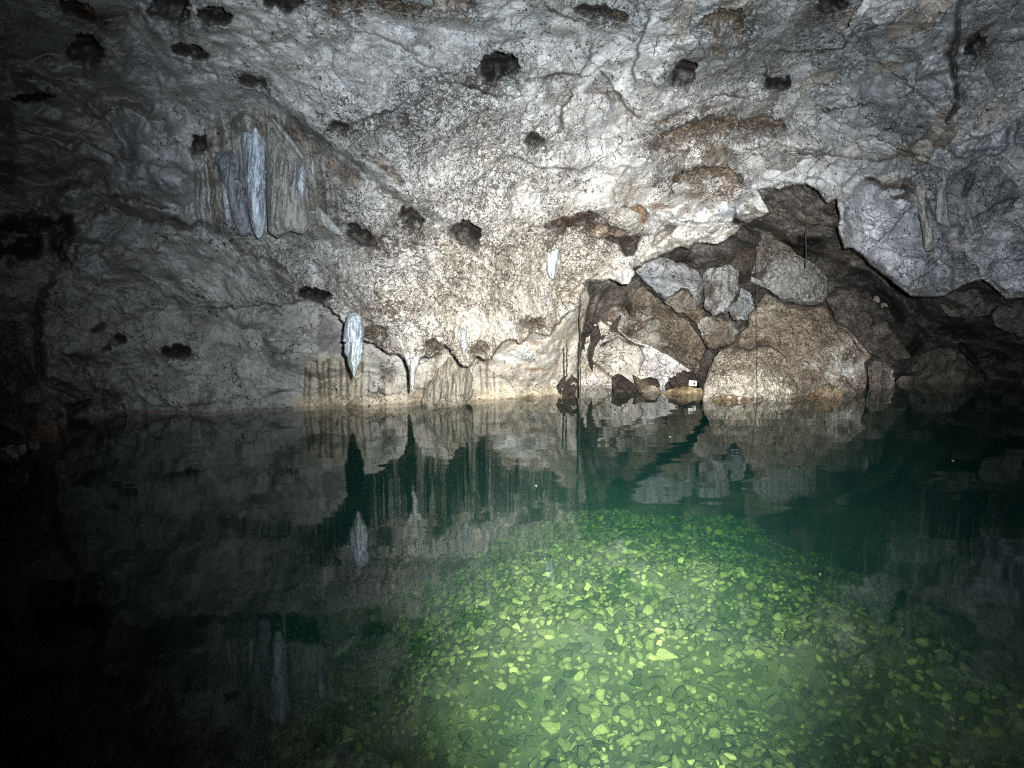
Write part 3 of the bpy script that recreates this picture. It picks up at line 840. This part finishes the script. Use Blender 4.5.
rock('boulder', 'long pale slab sloping down to the water left of the narrow gap', 'boulder',
     [(571, 320), (585, 314), (600, 317), (614, 323), (626, 334), (642, 341), (655, 347), (668, 354), (680, 363), (694, 372), (686, 378), (676, 384), (660, 392), (640, 397), (600, 400), (570, 400)],
     10.75, 0.42, (0.62, 0.60, 0.55), None, gy=-0.004, seed=5, nf=4, nt=240, nr=80, paint=slab_paint, group=B, pitv=0.4, rough=0.06, grooves=[([(578, 322), (590, 316), (602, 321), (616, 330), (630, 343), (643, 347)], 1.2, 0.14), ([(602, 345), (618, 337), (632, 346)], 1.0, 0.05), ([(640, 347), (644, 358), (640, 366)], 0.9, 0.04), ([(585, 355), (600, 368), (612, 378)], 1.4, 0.05)])
rock('boulder', 'dark brown slab leaning diagonally above the long pale slab', 'boulder',
     [(590, 283), (612, 281), (631, 276), (645, 288), (665, 306), (678, 315), (690, 322), (698, 335), (707, 350), (703, 362), (698, 379), (688, 371), (676, 362), (660, 352), (640, 345), (622, 338), (605, 328), (592, 312)],
     10.95, 0.40, (0.20, 0.165, 0.13), None, gy=-0.002, seed=8, nf=4, nt=220, nr=70, paint=lean_paint, group=B, pitv=0.5)
rock('boulder', 'blue-grey angular block wedged under the white calcite ledge', 'boulder',
     [(635, 271), (648, 258), (662, 256), (680, 262), (698, 271), (706, 280), (703, 294), (699, 308), (690, 306), (667, 303), (655, 292), (645, 283)],
     10.6, 0.42, (0.30, 0.32, 0.355), (0.38, 0.395, 0.41), seed=12, nf=4, group=B, pitv=0.3)
rock('boulder', 'small dark triangular block below the blue-grey angular block', 'boulder',
     [(663, 302), (673, 293), (684, 285), (692, 293), (699, 309), (691, 314), (678, 313)], 10.3, 0.25, (0.15, 0.125, 0.10), (0.26, 0.24, 0.21), seed=14, nf=4, nt=90, nr=26, group=B)
rock('boulder', 'pale grey block with upright fractures right of the blue-grey angular block', 'boulder',
     [(702, 273), (714, 266), (731, 264), (738, 272), (739, 286), (734, 301), (727, 313), (713, 316), (704, 306), (703, 288)], 10.5, 0.40, (0.38, 0.40, 0.41), (0.17, 0.155, 0.14), seed=17, nf=5, flute=0.05, group=B, pitv=0.4)
rock('boulder', 'blocky mottled grey stone directly above the narrow dark gap', 'boulder',
     [(696, 326), (700, 318), (708, 316), (720, 317), (732, 320), (739, 332), (734, 343), (722, 347), (709, 349), (703, 338)], 10.35, 0.35, (0.34, 0.33, 0.30), (0.20, 0.17, 0.14), seed=19, nf=5, group=B)
rock('boulder', 'little brown stone wedged at the tip of the leaning dark slab', 'boulder',
     [(684, 313), (692, 308), (700, 308), (706, 314), (699, 326), (691, 321)], 10.4, 0.18, (0.30, 0.25, 0.20), (0.18, 0.14, 0.11), seed=20, nf=4, nt=70, nr=20, group=B)
rock('boulder', 'small bluish jagged stone left of the peak of the largest boulder', 'boulder',
     [(726, 307), (737, 301), (741, 287), (752, 295), (755, 310), (748, 321), (736, 320), (729, 314)], 10.4, 0.30, (0.30, 0.33, 0.36), (0.17, 0.16, 0.15), seed=23, nf=5, group=B)
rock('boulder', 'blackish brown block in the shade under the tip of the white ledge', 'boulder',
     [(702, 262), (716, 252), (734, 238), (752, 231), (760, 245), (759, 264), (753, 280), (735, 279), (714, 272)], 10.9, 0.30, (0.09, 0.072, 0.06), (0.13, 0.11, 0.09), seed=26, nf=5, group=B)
rock('boulder', 'wide grey boulder with a brown upper side behind the peak of the largest boulder', 'boulder',
     [(756, 232), (770, 232), (785, 243), (800, 255), (815, 265), (827, 278), (829, 293), (824, 304), (800, 306), (785, 303), (768, 291), (751, 281), (756, 260)], 10.7, 0.50, (0.20, 0.185, 0.165), (0.30, 0.31, 0.31), seed=29, nf=6, nt=200, nr=60, group=B, pitv=0.45,
     paint=lambda px, py, t, n1, n2: lerp(t, (0.33, 0.35, 0.355), sstep(py + 10 * n1, 262, 274) * sstep(px, 815, 790) * 0.8))
rock('boulder', 'dark grey boulder touching the right shoulder of the largest boulder', 'boulder',
     [(825, 296), (838, 286), (854, 290), (862, 304), (870, 318), (879, 333), (882, 352), (872, 356), (858, 342), (842, 328), (832, 317)], 10.8, 0.35, (0.11, 0.10, 0.088), (0.17, 0.16, 0.15), seed=31, nf=5, group=B)
rock('boulder', 'dim brownish boulder with a ridge, between largest boulder and dark waterside mound', 'boulder',
     [(856, 311), (868, 304), (880, 313), (895, 333), (906, 350), (913, 358), (901, 366), (886, 366), (876, 352), (872, 332)], 10.95, 0.35, (0.09, 0.082, 0.07), (0.15, 0.14, 0.13), seed=33, nf=6, group=B)
rock('boulder', 'small white-patched stone at the waterline against the right end of the largest boulder', 'boulder',
     [(867, 366), (874, 360), (884, 361), (893, 369), (895, 384), (886, 398), (870, 398)], 10.5, 0.25, (0.20, 0.18, 0.16), (0.50, 0.50, 0.47), seed=36, nf=4, nt=110, nr=34, group=B)
rock('boulder', 'low dark mound of rock at the waterline near the right edge', 'boulder',
     [(890, 392), (897, 380), (906, 370), (916, 355), (930, 347), (950, 347), (966, 357), (976, 370), (984, 380), (975, 392), (930, 396)], 11.1, 0.45, (0.09, 0.082, 0.07), (0.15, 0.14, 0.12), seed=38, nf=6, group=B)
rock('boulder', 'grey wedge of rock hanging just below the right-hand ceiling slab', 'boulder',
     [(934, 292), (958, 284), (985, 279), (999, 292), (996, 305), (990, 315), (965, 320), (945, 314)], 9.6, 0.35, (0.13, 0.125, 0.115), (0.19, 0.185, 0.175), seed=41, nf=5, group=B)
rock('boulder', 'smooth grey block cut by the right edge of the picture', 'boulder',
     [(990, 314), (1002, 302), (1024, 301), (1060, 305), (1062, 338), (1030, 340), (1012, 334), (995, 326)], 9.7, 0.40, (0.14, 0.14, 0.138), None, seed=43, nf=4, group=B, pitv=0.2)
for (x, y, s, lab) in [(876, 299, 4.5, 'tiny pale stone, upper of two perched in the dark recess'), (884, 306, 4.5, 'tiny pale stone, lower of two perched in the dark recess')]:
    rock('stone', lab, 'stone', [(x - s, y + s * .3), (x - s * .4, y - s * .8), (x + s * .6, y - s * .7), (x + s, y + s * .4), (x + s * .3, y + s)], 10.75, 0.07, (0.34, 0.32, 0.29), None, seed=int(x), nf=3, nt=40, nr=12, group=B, jit=0.4)
W = 'small rocks along the far waterline'
rock('waterline_rock', 'blackish pointed rock standing in the water under the twin hanging cords', 'rock',
     [(556, 386), (564, 375), (570, 373), (579, 381), (577, 390), (572, 404), (564, 404), (560, 395)], 9.65, 0.13, (0.045, 0.038, 0.033), (0.07, 0.06, 0.05), seed=51, nf=5, nt=90, nr=26, group=W, pitv=0.2, jit=0.6)
rock('waterline_rock', 'black pyramid-shaped rock at the foot of the pale slab', 'rock',
     [(612, 377), (616, 374), (622, 375), (632, 382), (641, 387), (630, 396), (613, 396)], 10.15, 0.14, (0.05, 0.042, 0.036), (0.08, 0.065, 0.05), seed=53, nf=4, nt=80, nr=24, group=W, pitv=0.2, jit=0.6)
rock('waterline_rock', 'brown-black knobbly rock under the middle of the pale slab', 'rock',
     [(632, 374), (639, 380), (650, 377), (658, 379), (661, 385), (655, 393), (638, 393)], 10.2, 0.13, (0.06, 0.05, 0.04), (0.16, 0.13, 0.10), seed=55, nf=4, nt=80, nr=24, group=W, jit=0.8)
rock('waterline_rock', 'dark brown rock behind the white marker card', 'rock',
     [(663, 385), (671, 378), (682, 371), (693, 372), (699, 379), (694, 390), (668, 392)], 10.2, 0.15, (0.055, 0.042, 0.035), (0.10, 0.075, 0.06), seed=57, nf=4, nt=90, nr=26, group=W)
rock('waterline_rock', 'ochre yellow rock in front of the white marker card', 'rock',
     [(661, 394), (668, 390), (677, 388), (684, 385), (692, 387), (702, 388), (706, 394), (704, 402), (666, 402)], 9.85, 0.16, (0.46, 0.38, 0.24), (0.33, 0.25, 0.15), seed=59, nf=4, nt=90, nr=26, group=W, pitv=0.4)
rock('waterline_rock', 'orange-brown flat rock at the left foot of the largest boulder', 'rock',
     [(712, 399), (722, 394), (729, 394), (738, 396), (748, 398), (757, 402), (750, 408), (716, 408)], 9.3, 0.10, (0.30, 0.22, 0.14), (0.44, 0.37, 0.26), seed=61, nf=4, nt=80, nr=24, group=W, pitv=0.4, jit=0.6)
rock('waterline_rock', 'brown peaked rock at the right foot of the largest boulder', 'rock',
     [(808, 396), (818, 388), (828, 383), (836, 387), (843, 393), (842, 404), (812, 406)], 9.45, 0.12, (0.23, 0.17, 0.11), (0.34, 0.28, 0.20), seed=63, nf=4, nt=80, nr=24, group=W, pitv=0.5, jit=0.6)
rock('waterline_rock', 'low grey stone between two black rocks at the foot of the pale slab', 'rock',
     [(641, 391), (648, 385), (656, 386), (662, 391), (656, 398), (645, 398)], 9.95, 0.10, (0.30, 0.27, 0.22), (0.42, 0.38, 0.30), seed=64, nf=3, nt=60, nr=18, group=W, jit=0.5)
LFT = 'dark rocks at the near left shore'
rock('boulder', 'tall dark knobbly rock leaning in at the left edge', 'boulder',
     [(-60, 325), (-10, 318), (18, 322), (31, 331), (34, 352), (38, 378), (45, 396), (40, 410), (15, 412), (-40, 415), (-70, 390)], 7.4, 0.45, (0.17, 0.155, 0.14), (0.25, 0.235, 0.22), seed=71, nf=6, nt=220, nr=66, rough=0.11, group=LFT)
rock('boulder', 'smooth reddish brown boulder at the left waterline', 'boulder',
     [(8, 412), (24, 402), (42, 402), (54, 414), (58, 430), (57, 448), (44, 452), (28, 446), (14, 430)], 7.15, 0.35, (0.15, 0.112, 0.092), (0.115, 0.095, 0.08), seed=73, nf=4, group=LFT, pitv=0.3)
rock('boulder', 'dark brown rock base between the leaning rock and the pale flat stone', 'boulder',
     [(-60, 412), (-10, 410), (10, 412), (26, 434), (34, 448), (20, 462), (-20, 470), (-70, 470)], 6.9, 0.35, (0.09, 0.075, 0.065), (0.13, 0.11, 0.095), seed=74, nf=5, group=LFT)
rock('stone', 'flat pale grey stone at the lower left water edge', 'stone',
     [(-16, 460), (-4, 449), (12, 445), (24, 444), (27, 450), (18, 460), (4, 468), (-14, 474)], 6.15, 0.16, (0.36, 0.35, 0.33), (0.26, 0.25, 0.23), seed=76, nf=4, nt=90, nr=26, group=LFT)
rock('stone', 'little pale pebble right of the flat pale stone', 'stone', [(28, 445), (31, 440), (37, 442), (41, 447), (36, 452), (29, 450)], 6.6, 0.06, (0.34, 0.32, 0.30), None, seed=77, nf=3, nt=40, nr=14, group=LFT, jit=0.4)
rock('stone', 'round grey stone in the water beside the reddish brown boulder', 'stone', [(55, 423), (59, 418), (65, 418), (68, 424), (64, 430), (57, 430)], 7.7, 0.09, (0.26, 0.25, 0.24), None, seed=78, nf=3, nt=50, nr=16, group=LFT, jit=0.4)
rock('stone', 'small flat stone breaking the dark water at lower left', 'stone', [(87, 425), (91, 422), (96, 422), (98, 426), (93, 429), (88, 429)], 7.9, 0.07, (0.36, 0.35, 0.33), None, seed=79, nf=3, nt=40, nr=14, group=LFT, jit=0.4)
rock('boulder', 'pale knobbly rock lump at the water below the round wall hole', 'boulder', [(98, 410), (104, 404), (114, 402), (124, 404), (128, 414), (122, 424), (104, 424)], 8.35, 0.16, (0.32, 0.31, 0.28), (0.22, 0.21, 0.19), seed=80, nf=5, nt=90, nr=26, group=LFT, pitv=1.0)

# ------------------------------------------------------------------ dripstone
BLW = (0.60, 0.68, 0.76)
S = 'dripstone formations hanging from the cave wall'
def drip(name, label, cat, poly, d, T, col, seed, col2=None, mat=CALC, flute=0.05, nf=0, paint=None, nt=140, nr=44, jit=0.8):
    return rock(name, label, cat, poly, d, T, col, col2, seed=seed, nf=nf, flute=flute, mat=mat, rough=0.015, group=S, paint=paint, nt=nt, nr=nr, jit=jit, pitv=0.2, crkv=0.0, wl=False)

drip('stalactite', 'blue-white leaf-shaped stalactite with pointed tip above the brown-striped wall', 'stalactite',
     [(344, 322), (349, 313), (355, 311), (361, 315), (364, 328), (365, 343), (362, 358), (358, 369), (354, 379), (350, 368), (345, 355), (343, 338)], 6.75, 0.16, (0.64, 0.71, 0.80), 101, flute=0.06, jit=1.5,
     paint=lambda px, py, t, n1, n2: lerp(t, (0.62, 0.72, 0.66), sstep(py, 345, 372) * 0.8))
drip('flowstone_drapery', 'long bluish white fluted drapery hanging at the upper left', 'flowstone',
     [(240, 118), (246, 110), (262, 112), (267, 122), (268, 150), (267, 190), (266, 224), (262, 239), (257, 240), (252, 230), (248, 208), (244, 180), (241, 145)], None, 0.24, (0.64, 0.72, 0.83), 103, flute=0.09)
cur = drip('flowstone_curtain', 'broad brown-grey flowstone curtain right of the long bluish drapery', 'flowstone',
     [(266, 116), (275, 122), (287, 138), (299, 152), (306, 172), (307, 200), (311, 226), (303, 236), (290, 231), (278, 238), (268, 232), (266, 180)], None, 0.17, (0.36, 0.355, 0.335), 105, flute=0.06)
fr = rock('fringe', None, None, [(298, 166), (303, 160), (307, 172), (306, 190), (304, 207), (298, 196), (294, 186)], None, 0.19, (0.58, 0.62, 0.72), None, seed=106, nf=0, mat=CALC, rough=0.01, nt=60, nr=18, jit=0.5, wl=False)
fr.name = 'fringe'
fr['label'] = 'white pointed fringe'
loc = fr.location.copy()
fr.parent = cur
fr.location = loc - cur.location
rib = rock('rib', None, None, [(268, 112), (274, 116), (288, 133), (301, 150), (307, 165), (302, 160), (286, 141), (272, 122)], None, 0.12, (0.42, 0.43, 0.42), None, seed=107, nf=0, mat=CALC, rough=0.01, nt=70, nr=18, jit=0.4, wl=False)
loc = rib.location.copy()
rib.parent = cur
rib.location = loc - cur.location
drip('flowstone_drapery', 'dull grey flowstone sheet left of the long bluish drapery', 'flowstone',
     [(214, 158), (226, 146), (236, 150), (241, 128), (244, 160), (248, 205), (252, 233), (240, 237), (229, 212), (222, 186)], None, 0.18, (0.27, 0.30, 0.34), 108, flute=0.07)
drip('flowstone_curtain', 'pale narrow flowstone flap trailing right and down below the white fringe', 'flowstone',
     [(303, 190), (312, 196), (325, 212), (338, 226), (345, 236), (336, 236), (322, 226), (308, 214)], None, 0.10, (0.42, 0.43, 0.42), 109, flute=0.03, nt=80, nr=22)
drip('stalactite', 'thin white stalactite with forked top right of the blue-white leaf-shaped one', 'stalactite',
     [(402, 352), (408, 350), (412, 356), (418, 346), (424, 346), (421, 358), (416, 372), (413, 393), (410, 392), (409, 370)], 6.95, 0.08, (0.52, 0.52, 0.50), 111, flute=0.02, nt=70, nr=22, jit=0.5)
drip('stalactite', 'short bluish stalactite at the lip above the grey striped cone', 'stalactite',
     [(459, 327), (463, 322), (467, 327), (468, 342), (465, 356), (461, 352), (458, 340)], None, 0.09, (0.40, 0.41, 0.42), 112, flute=0.02, nt=60, nr=20, jit=0.5)
drip('stalactite', 'short ice-blue stalactite on the bright wall left of the ledge hole', 'stalactite',
     [(546, 257), (550, 248), (556, 245), (560, 248), (559, 258), (556, 268), (554, 279), (549, 278), (546, 268)], 7.75, 0.09, (0.60, 0.68, 0.74), 113, flute=0.03, nt=70, nr=22, jit=0.6)
drip('flowstone_mound', 'grey cone of flowstone with dark vertical streaks at the waterline', 'flowstone',
     [(447, 342), (457, 352), (468, 362), (473, 378), (472, 396), (462, 408), (428, 410), (420, 402), (428, 382), (438, 364)], 9.0, 0.28, (0.40, 0.37, 0.29), 115, flute=0.07, nt=180, nr=54)
drip('stalactite', 'crooked tan column, left of a pair on the right wall', 'stalactite',
     [(913, 178), (919, 171), (926, 176), (924, 195), (928, 220), (934, 236), (936, 250), (925, 252), (921, 226), (916, 200)], None, 0.14, (0.30, 0.29, 0.265), 117, flute=0.04)
drip('stalactite', 'long pale column below the tall crack on the right wall', 'stalactite',
     [(944, 132), (950, 136), (949, 165), (947, 200), (951, 235), (946, 247), (938, 244), (935, 215), (936, 185), (940, 160)], None, 0.14, (0.37, 0.38, 0.38), 118, flute=0.04)
drip('stalactite', 'white tooth of calcite hanging from the front of the ledge above the boulders', 'stalactite',
     [(612, 268), (622, 262), (632, 266), (635, 274), (629, 284), (622, 285), (614, 279)], 8.15, 0.14, (0.70, 0.70, 0.68), 119, flute=0.02, nt=80, nr=24, jit=0.6)


# ------------------------------------------------------------------ cords, card
def cord(label, pts, d, r, group='thin cords hanging over the water'):
    P = np.array([at(x, y, d + dz) for x, y, dz in pts])
    t = np.linspace(0, 1, len(P))
    tt = np.linspace(0, 1, 40)
    C = np.stack([np.interp(tt, t, P[:, k]) for k in range(3)], 1)
    C[:, 0] += 0.004 * np.sin(tt * 23 + len(label))
    V, Qd, ns = [], [], 8
    for i, p in enumerate(C):
        for k in range(ns):
            a = 2 * math.pi * k / ns
            V.append(p + r * (1 + 0.25 * math.sin(i * 1.7)) * np.array([math.cos(a), math.sin(a), 0]))
    for i in range(len(C) - 1):
        for k in range(ns):
            Qd.append((i * ns + k, i * ns + (k + 1) % ns, (i + 1) * ns + (k + 1) % ns, (i + 1) * ns + k))
    o = mesh_np('hanging_cord', V, Qd, CORD)
    rebase(o)
    return tag(o, label, 'cord', group)

cord('thin dark cord on the left, ending at the blackish pointed rock', [(563, 322, 0), (563.5, 350, 0), (564, 379, 0)], 9.4, 0.010)
cord('thin dark cord, right beside another one above the blackish pointed rock', [(566.5, 327, 0), (566.8, 350, 0), (567, 377, 0)], 9.42, 0.007)
cord('long thin dark cord hanging from the corner of the white ledge into the water', [(579.5, 276, 0), (580, 330, 0), (580.5, 407, 0)], 8.6, 0.008)
cord('thin grey cord hanging straight down in front of the largest boulder', [(757, 236, 0), (757, 320, 0), (757, 403, 0)], 9.05, 0.003)
cord('dark cord hanging down the back of the brown recess', [(806, 180, 0), (806, 215, 0), (806, 268, 0)], 9.2, 0.007)


def card():
    c = at(693, 383.2, 9.62)
    root = bpy.data.objects.new('marker_card', None)
    COL.objects.link(root)
    root.location = c
    root.rotation_euler = (math.radians(-8), math.radians(7), math.radians(10))
    tag(root, 'small white marker card with a black square propped on the ochre rock', 'marker card')
    import bmesh

    def bx(name, x0, x1, z0, z1, y0, y1, mat):
        bm = bmesh.new()
        bmesh.ops.create_cube(bm, size=1)
        for v in bm.verts:
            v.co = ((x0 + x1) / 2 + v.co.x * (x1 - x0), (y0 + y1) / 2 + v.co.y * (y1 - y0), (z0 + z1) / 2 + v.co.z * (z1 - z0))
        bmesh.ops.bevel(bm, geom=bm.edges[:], offset=min(0.003, (y1 - y0) * 0.3), segments=1, affect='EDGES')
        me = bpy.data.meshes.new(name)
        bm.to_mesh(me)
        bm.free()
        me.materials.append(mat)
        o = bpy.data.objects.new(name, me)
        COL.objects.link(o)
        o.parent = root
        return o
    bx('panel', -0.054, 0.054, -0.034, 0.034, 0, 0.012, WHITE)
    bx('black_mark', 0.004, 0.030, -0.018, 0.012, -0.003, 0.003, INK)
    bx('grey_mark', -0.042, -0.012, -0.004, 0.003, -0.003, 0.003, plain_material('grey_ink', (0.35, 0.35, 0.36)))
card()

# ------------------------------------------------------------------ pool: water and bed
import bmesh
def water_box():
    V = [(-30, -6, 0), (30, -6, 0), (30, 16, 0), (-30, 16, 0), (-30, -6, -6), (30, -6, -6), (30, 16, -6), (-30, 16, -6)]
    Qd = [(0, 1, 2, 3), (7, 6, 5, 4), (0, 4, 5, 1), (1, 5, 6, 2), (2, 6, 7, 3), (3, 7, 4, 0)]
    o = mesh_np('pool_water', V, Qd, WATER, smooth=False)
    return tag(o, 'still dark green water of the cave pool', 'water', kind='structure')
water_box()


def bed_z(x, y):
    x, y = np.asarray(x, float), np.asarray(y, float)
    n = fbm(np.stack([x * 0.8, y * 0.8, x * 0 + 4.0], -1), 3, 201)
    cx = 0.60 + 0.05 * (y - 4.5)
    ex = np.where(x < cx, (cx - x) / (2.0 + 0.8 * n), (x - cx) / (2.5 + 0.9 * n))
    ey = np.where(y > 4.2, (y - 4.2) / (4.4 + 1.2 * n), (4.2 - y) / 3.6)
    r = np.sqrt(ex ** 2 + ey ** 2)
    return -0.92 - 1.1 * sstep(r, 0.40, 3.1) - 0.18 * r - 0.75 * sstep(cx - x, 0.5, 2.2) + 0.26 * n - 0.30 * np.exp(-(((x + 0.45) / 0.7) ** 2 + ((y - 3.7) / 0.5) ** 2))

bx_, by_ = np.meshgrid(np.linspace(-16, 16, 260), np.linspace(-5, 15, 200))
bz_ = bed_z(bx_, by_) + 0.02 * fbm(np.stack([bx_ * 5, by_ * 5, bx_ * 0], -1), 3, 207)
ii = np.arange(bx_.size).reshape(bx_.shape)
bed = mesh_np('pool_bed', np.stack([bx_, by_, bz_], -1).reshape(-1, 3), np.stack([ii[:-1, :-1], ii[:-1, 1:], ii[1:, 1:], ii[1:, :-1]], -1).reshape(-1, 4), BEDM)
tag(bed, 'silty stony bottom of the pool', 'pool bed', kind='structure')


def cobble_mesh(seed, sub=3):
    rng = np.random.default_rng(seed)
    bm = bmesh.new()
    bmesh.ops.create_icosphere(bm, subdivisions=sub, radius=1.0)
    co = np.array([v.co[:] for v in bm.verts])
    for _ in range(9):
        nrm = rng.normal(size=3)
        nrm /= np.linalg.norm(nrm)
        off = rng.uniform(0.36, 0.72)
        s = co @ nrm
        co = co - np.clip(s - off, 0, None)[:, None] * nrm * 0.9
    co *= 1 + 0.13 * fbm(co * 1.6 + seed, 3, seed)[:, None]
    co *= np.array([1.0, rng.uniform(0.6, 0.85), rng.uniform(0.42, 0.7)])
    F = [[v.index for v in f.verts] for f in bm.faces]
    bm.free()
    return co, np.array(F)

VAR = [cobble_mesh(300 + k) for k in range(12)]
LOW = [cobble_mesh(300 + k, 2) for k in range(12)]
vmesh = []
for k, (co, F) in enumerate(VAR):
    o = mesh_np('bed_stone', co, np.zeros((0, 4)), COBB, tris=F)
    a = o.data.attributes.new('shade', 'FLOAT', 'POINT')
    vmesh.append(o.data)
    bpy.data.objects.remove(o)

# candidate spots on the mound, nearest and largest as individuals
cand = []
grid = {}
TX, TY = RNG.uniform(-3.2, 4.0, 90000), RNG.uniform(2.4, 8.6, 90000)
TR = 0.024 + 0.054 * RNG.random(90000) ** 1.7
TR = np.where(RNG.random(90000) < 0.03, TR * 1.25, TR)
TZ = bed_z(TX, TY)
keep = (TZ > -3.0) & (RNG.random(90000) > 0.75 * sstep(TZ, -1.7, -2.8))
for x, y, z, r in zip(TX[keep], TY[keep], TZ[keep], TR[keep]):
    if len(cand) >= 13000:
        break
    key = (int(x // 0.25), int(y // 0.25))
    ok = True
    for a in (-1, 0, 1):
        for b in (-1, 0, 1):
            for (qx, qy, qr) in grid.get((key[0] + a, key[1] + b), ()):
                if (qx - x) ** 2 + (qy - y) ** 2 < (0.40 * (qr + r)) ** 2:
                    ok = False
    if ok:
        grid.setdefault(key, []).append((x, y, r))
        cand.append((x, y, z, r))

def px_of(x, y, z):
    q = np.array([x, y, z]) - CAM
    dd = q @ FW
    return CX + F_PX * (q @ RT) / dd, CY - F_PX * (q @ UP) / dd, dd
scored = []
for (x, y, z, r) in cand:
    px, py, dd = px_of(x, y, z)
    inside = 300 < px < 930 and 545 < py < 762
    scored.append((r / dd if inside else 0.0, x, y, z, r))
scored.sort(reverse=True)
from mathutils import Euler
rest_V, rest_F, rest_S, base = [], [], [], 0
for i, (s, x, y, z, r) in enumerate(scored):
    k = int(RNG.integers(0, 12))
    e = Euler((RNG.normal(0, 0.42), RNG.normal(0, 0.42), RNG.uniform(0, 6.28)))
    zz_ = z + 0.16 * r
    if i < 300 and s > 0:
        o = bpy.data.objects.new('bed_stone', vmesh[k])
        COL.objects.link(o)
        o.location, o.rotation_euler, o.scale = (x, y, zz_), e, (r, r, r)
        tag(o, 'flat yellowish green stone lying among others on the lit pool bed', 'stone', 'stones on the pool bed')
    else:
        M = np.array(e.to_matrix())
        co, F = LOW[k]
        rest_V.append(co * r @ M.T + np.array([x, y, zz_]))
        rest_F.append(F + base)
        rest_S.append(np.full(len(co), RNG.random()))
        base += len(co)
rest = mesh_np('pool_pebbles', np.concatenate(rest_V), np.zeros((0, 4)), COBB, tris=np.concatenate(rest_F))
a = rest.data.attributes.new('shade', 'FLOAT', 'POINT')
a.data.foreach_set('value', np.concatenate(rest_S).astype(np.float32))
tag(rest, 'smaller stones and rubble covering the pool bed', 'pebbles', kind='stuff')

# a few flecks afloat
for q, (fx, fy, fs) in enumerate([(670, 437, 0.024), (953, 461, 0.018), (536, 486, 0.015), (820, 575, 0.010)]):
    dd_ = CAM_H / (math.sin(PITCH) + (fy - CY) / F_PX * math.cos(PITCH))
    c_ = at(fx, fy, dd_)
    bm = bmesh.new()
    ring = [(fs * (0.6 + 0.5 * random.random()) * math.cos(a), fs * 0.5 * (0.5 + 0.6 * random.random()) * math.sin(a)) for a in [k * math.pi / 4 for k in range(8)]]
    lo_ = [bm.verts.new((x, y, 0.0)) for x, y in ring]
    hi_ = [bm.verts.new((x * 0.85, y * 0.85, 0.004 + 0.003 * random.random())) for x, y in ring]
    bm.faces.new(hi_)
    bm.faces.new(lo_[::-1])
    for k in range(8):
        bm.faces.new((lo_[k], lo_[(k + 1) % 8], hi_[(k + 1) % 8], hi_[k]))
    me = bpy.data.meshes.new('floating_fleck')
    bm.to_mesh(me)
    bm.free()
    me.materials.append(FLECK)
    o = bpy.data.objects.new('floating_fleck', me)
    COL.objects.link(o)
    o.location = (c_[0], c_[1], 0.001)
    o.rotation_euler = (0, 0, random.uniform(0, 6.28))
    tag(o, 'tiny pale fleck floating on the dark still water', 'floating speck', 'flecks floating on the pool')

# ------------------------------------------------------------------ light: the torch held at the camera, an added pool spot, a trace of ambient light
def spot(name, loc, target, power, size, blend, col):
    l = bpy.data.lights.new(name, 'SPOT')
    l.energy, l.spot_size, l.spot_blend, l.color, l.shadow_soft_size = power, math.radians(size), blend, col, 0.03
    o = bpy.data.objects.new(name, l)
    COL.objects.link(o)
    o.location = loc
    o.rotation_euler = (Vector(target) - Vector(loc)).to_track_quat('-Z', 'Y').to_euler()
TORCH = (0.12, 0.02, 1.59)
spot('torch_spill', TORCH, tuple(at(625, 255, 8.0)), 2700, 94, 1.0, (0.88, 0.95, 1.0))
spot('torch_beam', TORCH, tuple(at(620, 375, 8.0)), 6800, 52, 1.0, (1.0, 0.965, 0.90))
spot('added_pool_spot', (0.22, 0.04, 1.30), tuple(at(606, 630, 5.0)), 5000, 34, 1.0, (1.0, 0.99, 0.96))  # added spot that brightens the pool bed and the murk

w = bpy.data.worlds.new('World')
sc.world = w
w.use_nodes = True
bg = w.node_tree.nodes['Background']
bg.inputs[0].default_value = (0.5, 0.6, 0.7, 1)
bg.inputs[1].default_value = 0.0015

sc.view_settings.view_transform = 'Standard'
sc.view_settings.look = 'None'
sc.view_settings.exposure = 0.0
sc.view_settings.gamma = 1.0
cy = sc.cycles
cy.max_bounces = 6
cy.diffuse_bounces = 2
cy.glossy_bounces = 2
cy.transparent_max_bounces = 12
cy.volume_bounces = 0
cy.use_denoising = False
cy.sample_clamp_indirect = 2.0
cy.caustics_reflective = False
cy.caustics_refractive = False
cy.denoising_prefilter = 'ACCURATE'
cy.filter_width = 1.1
cy.use_adaptive_sampling = True
cy.adaptive_threshold = 0.02
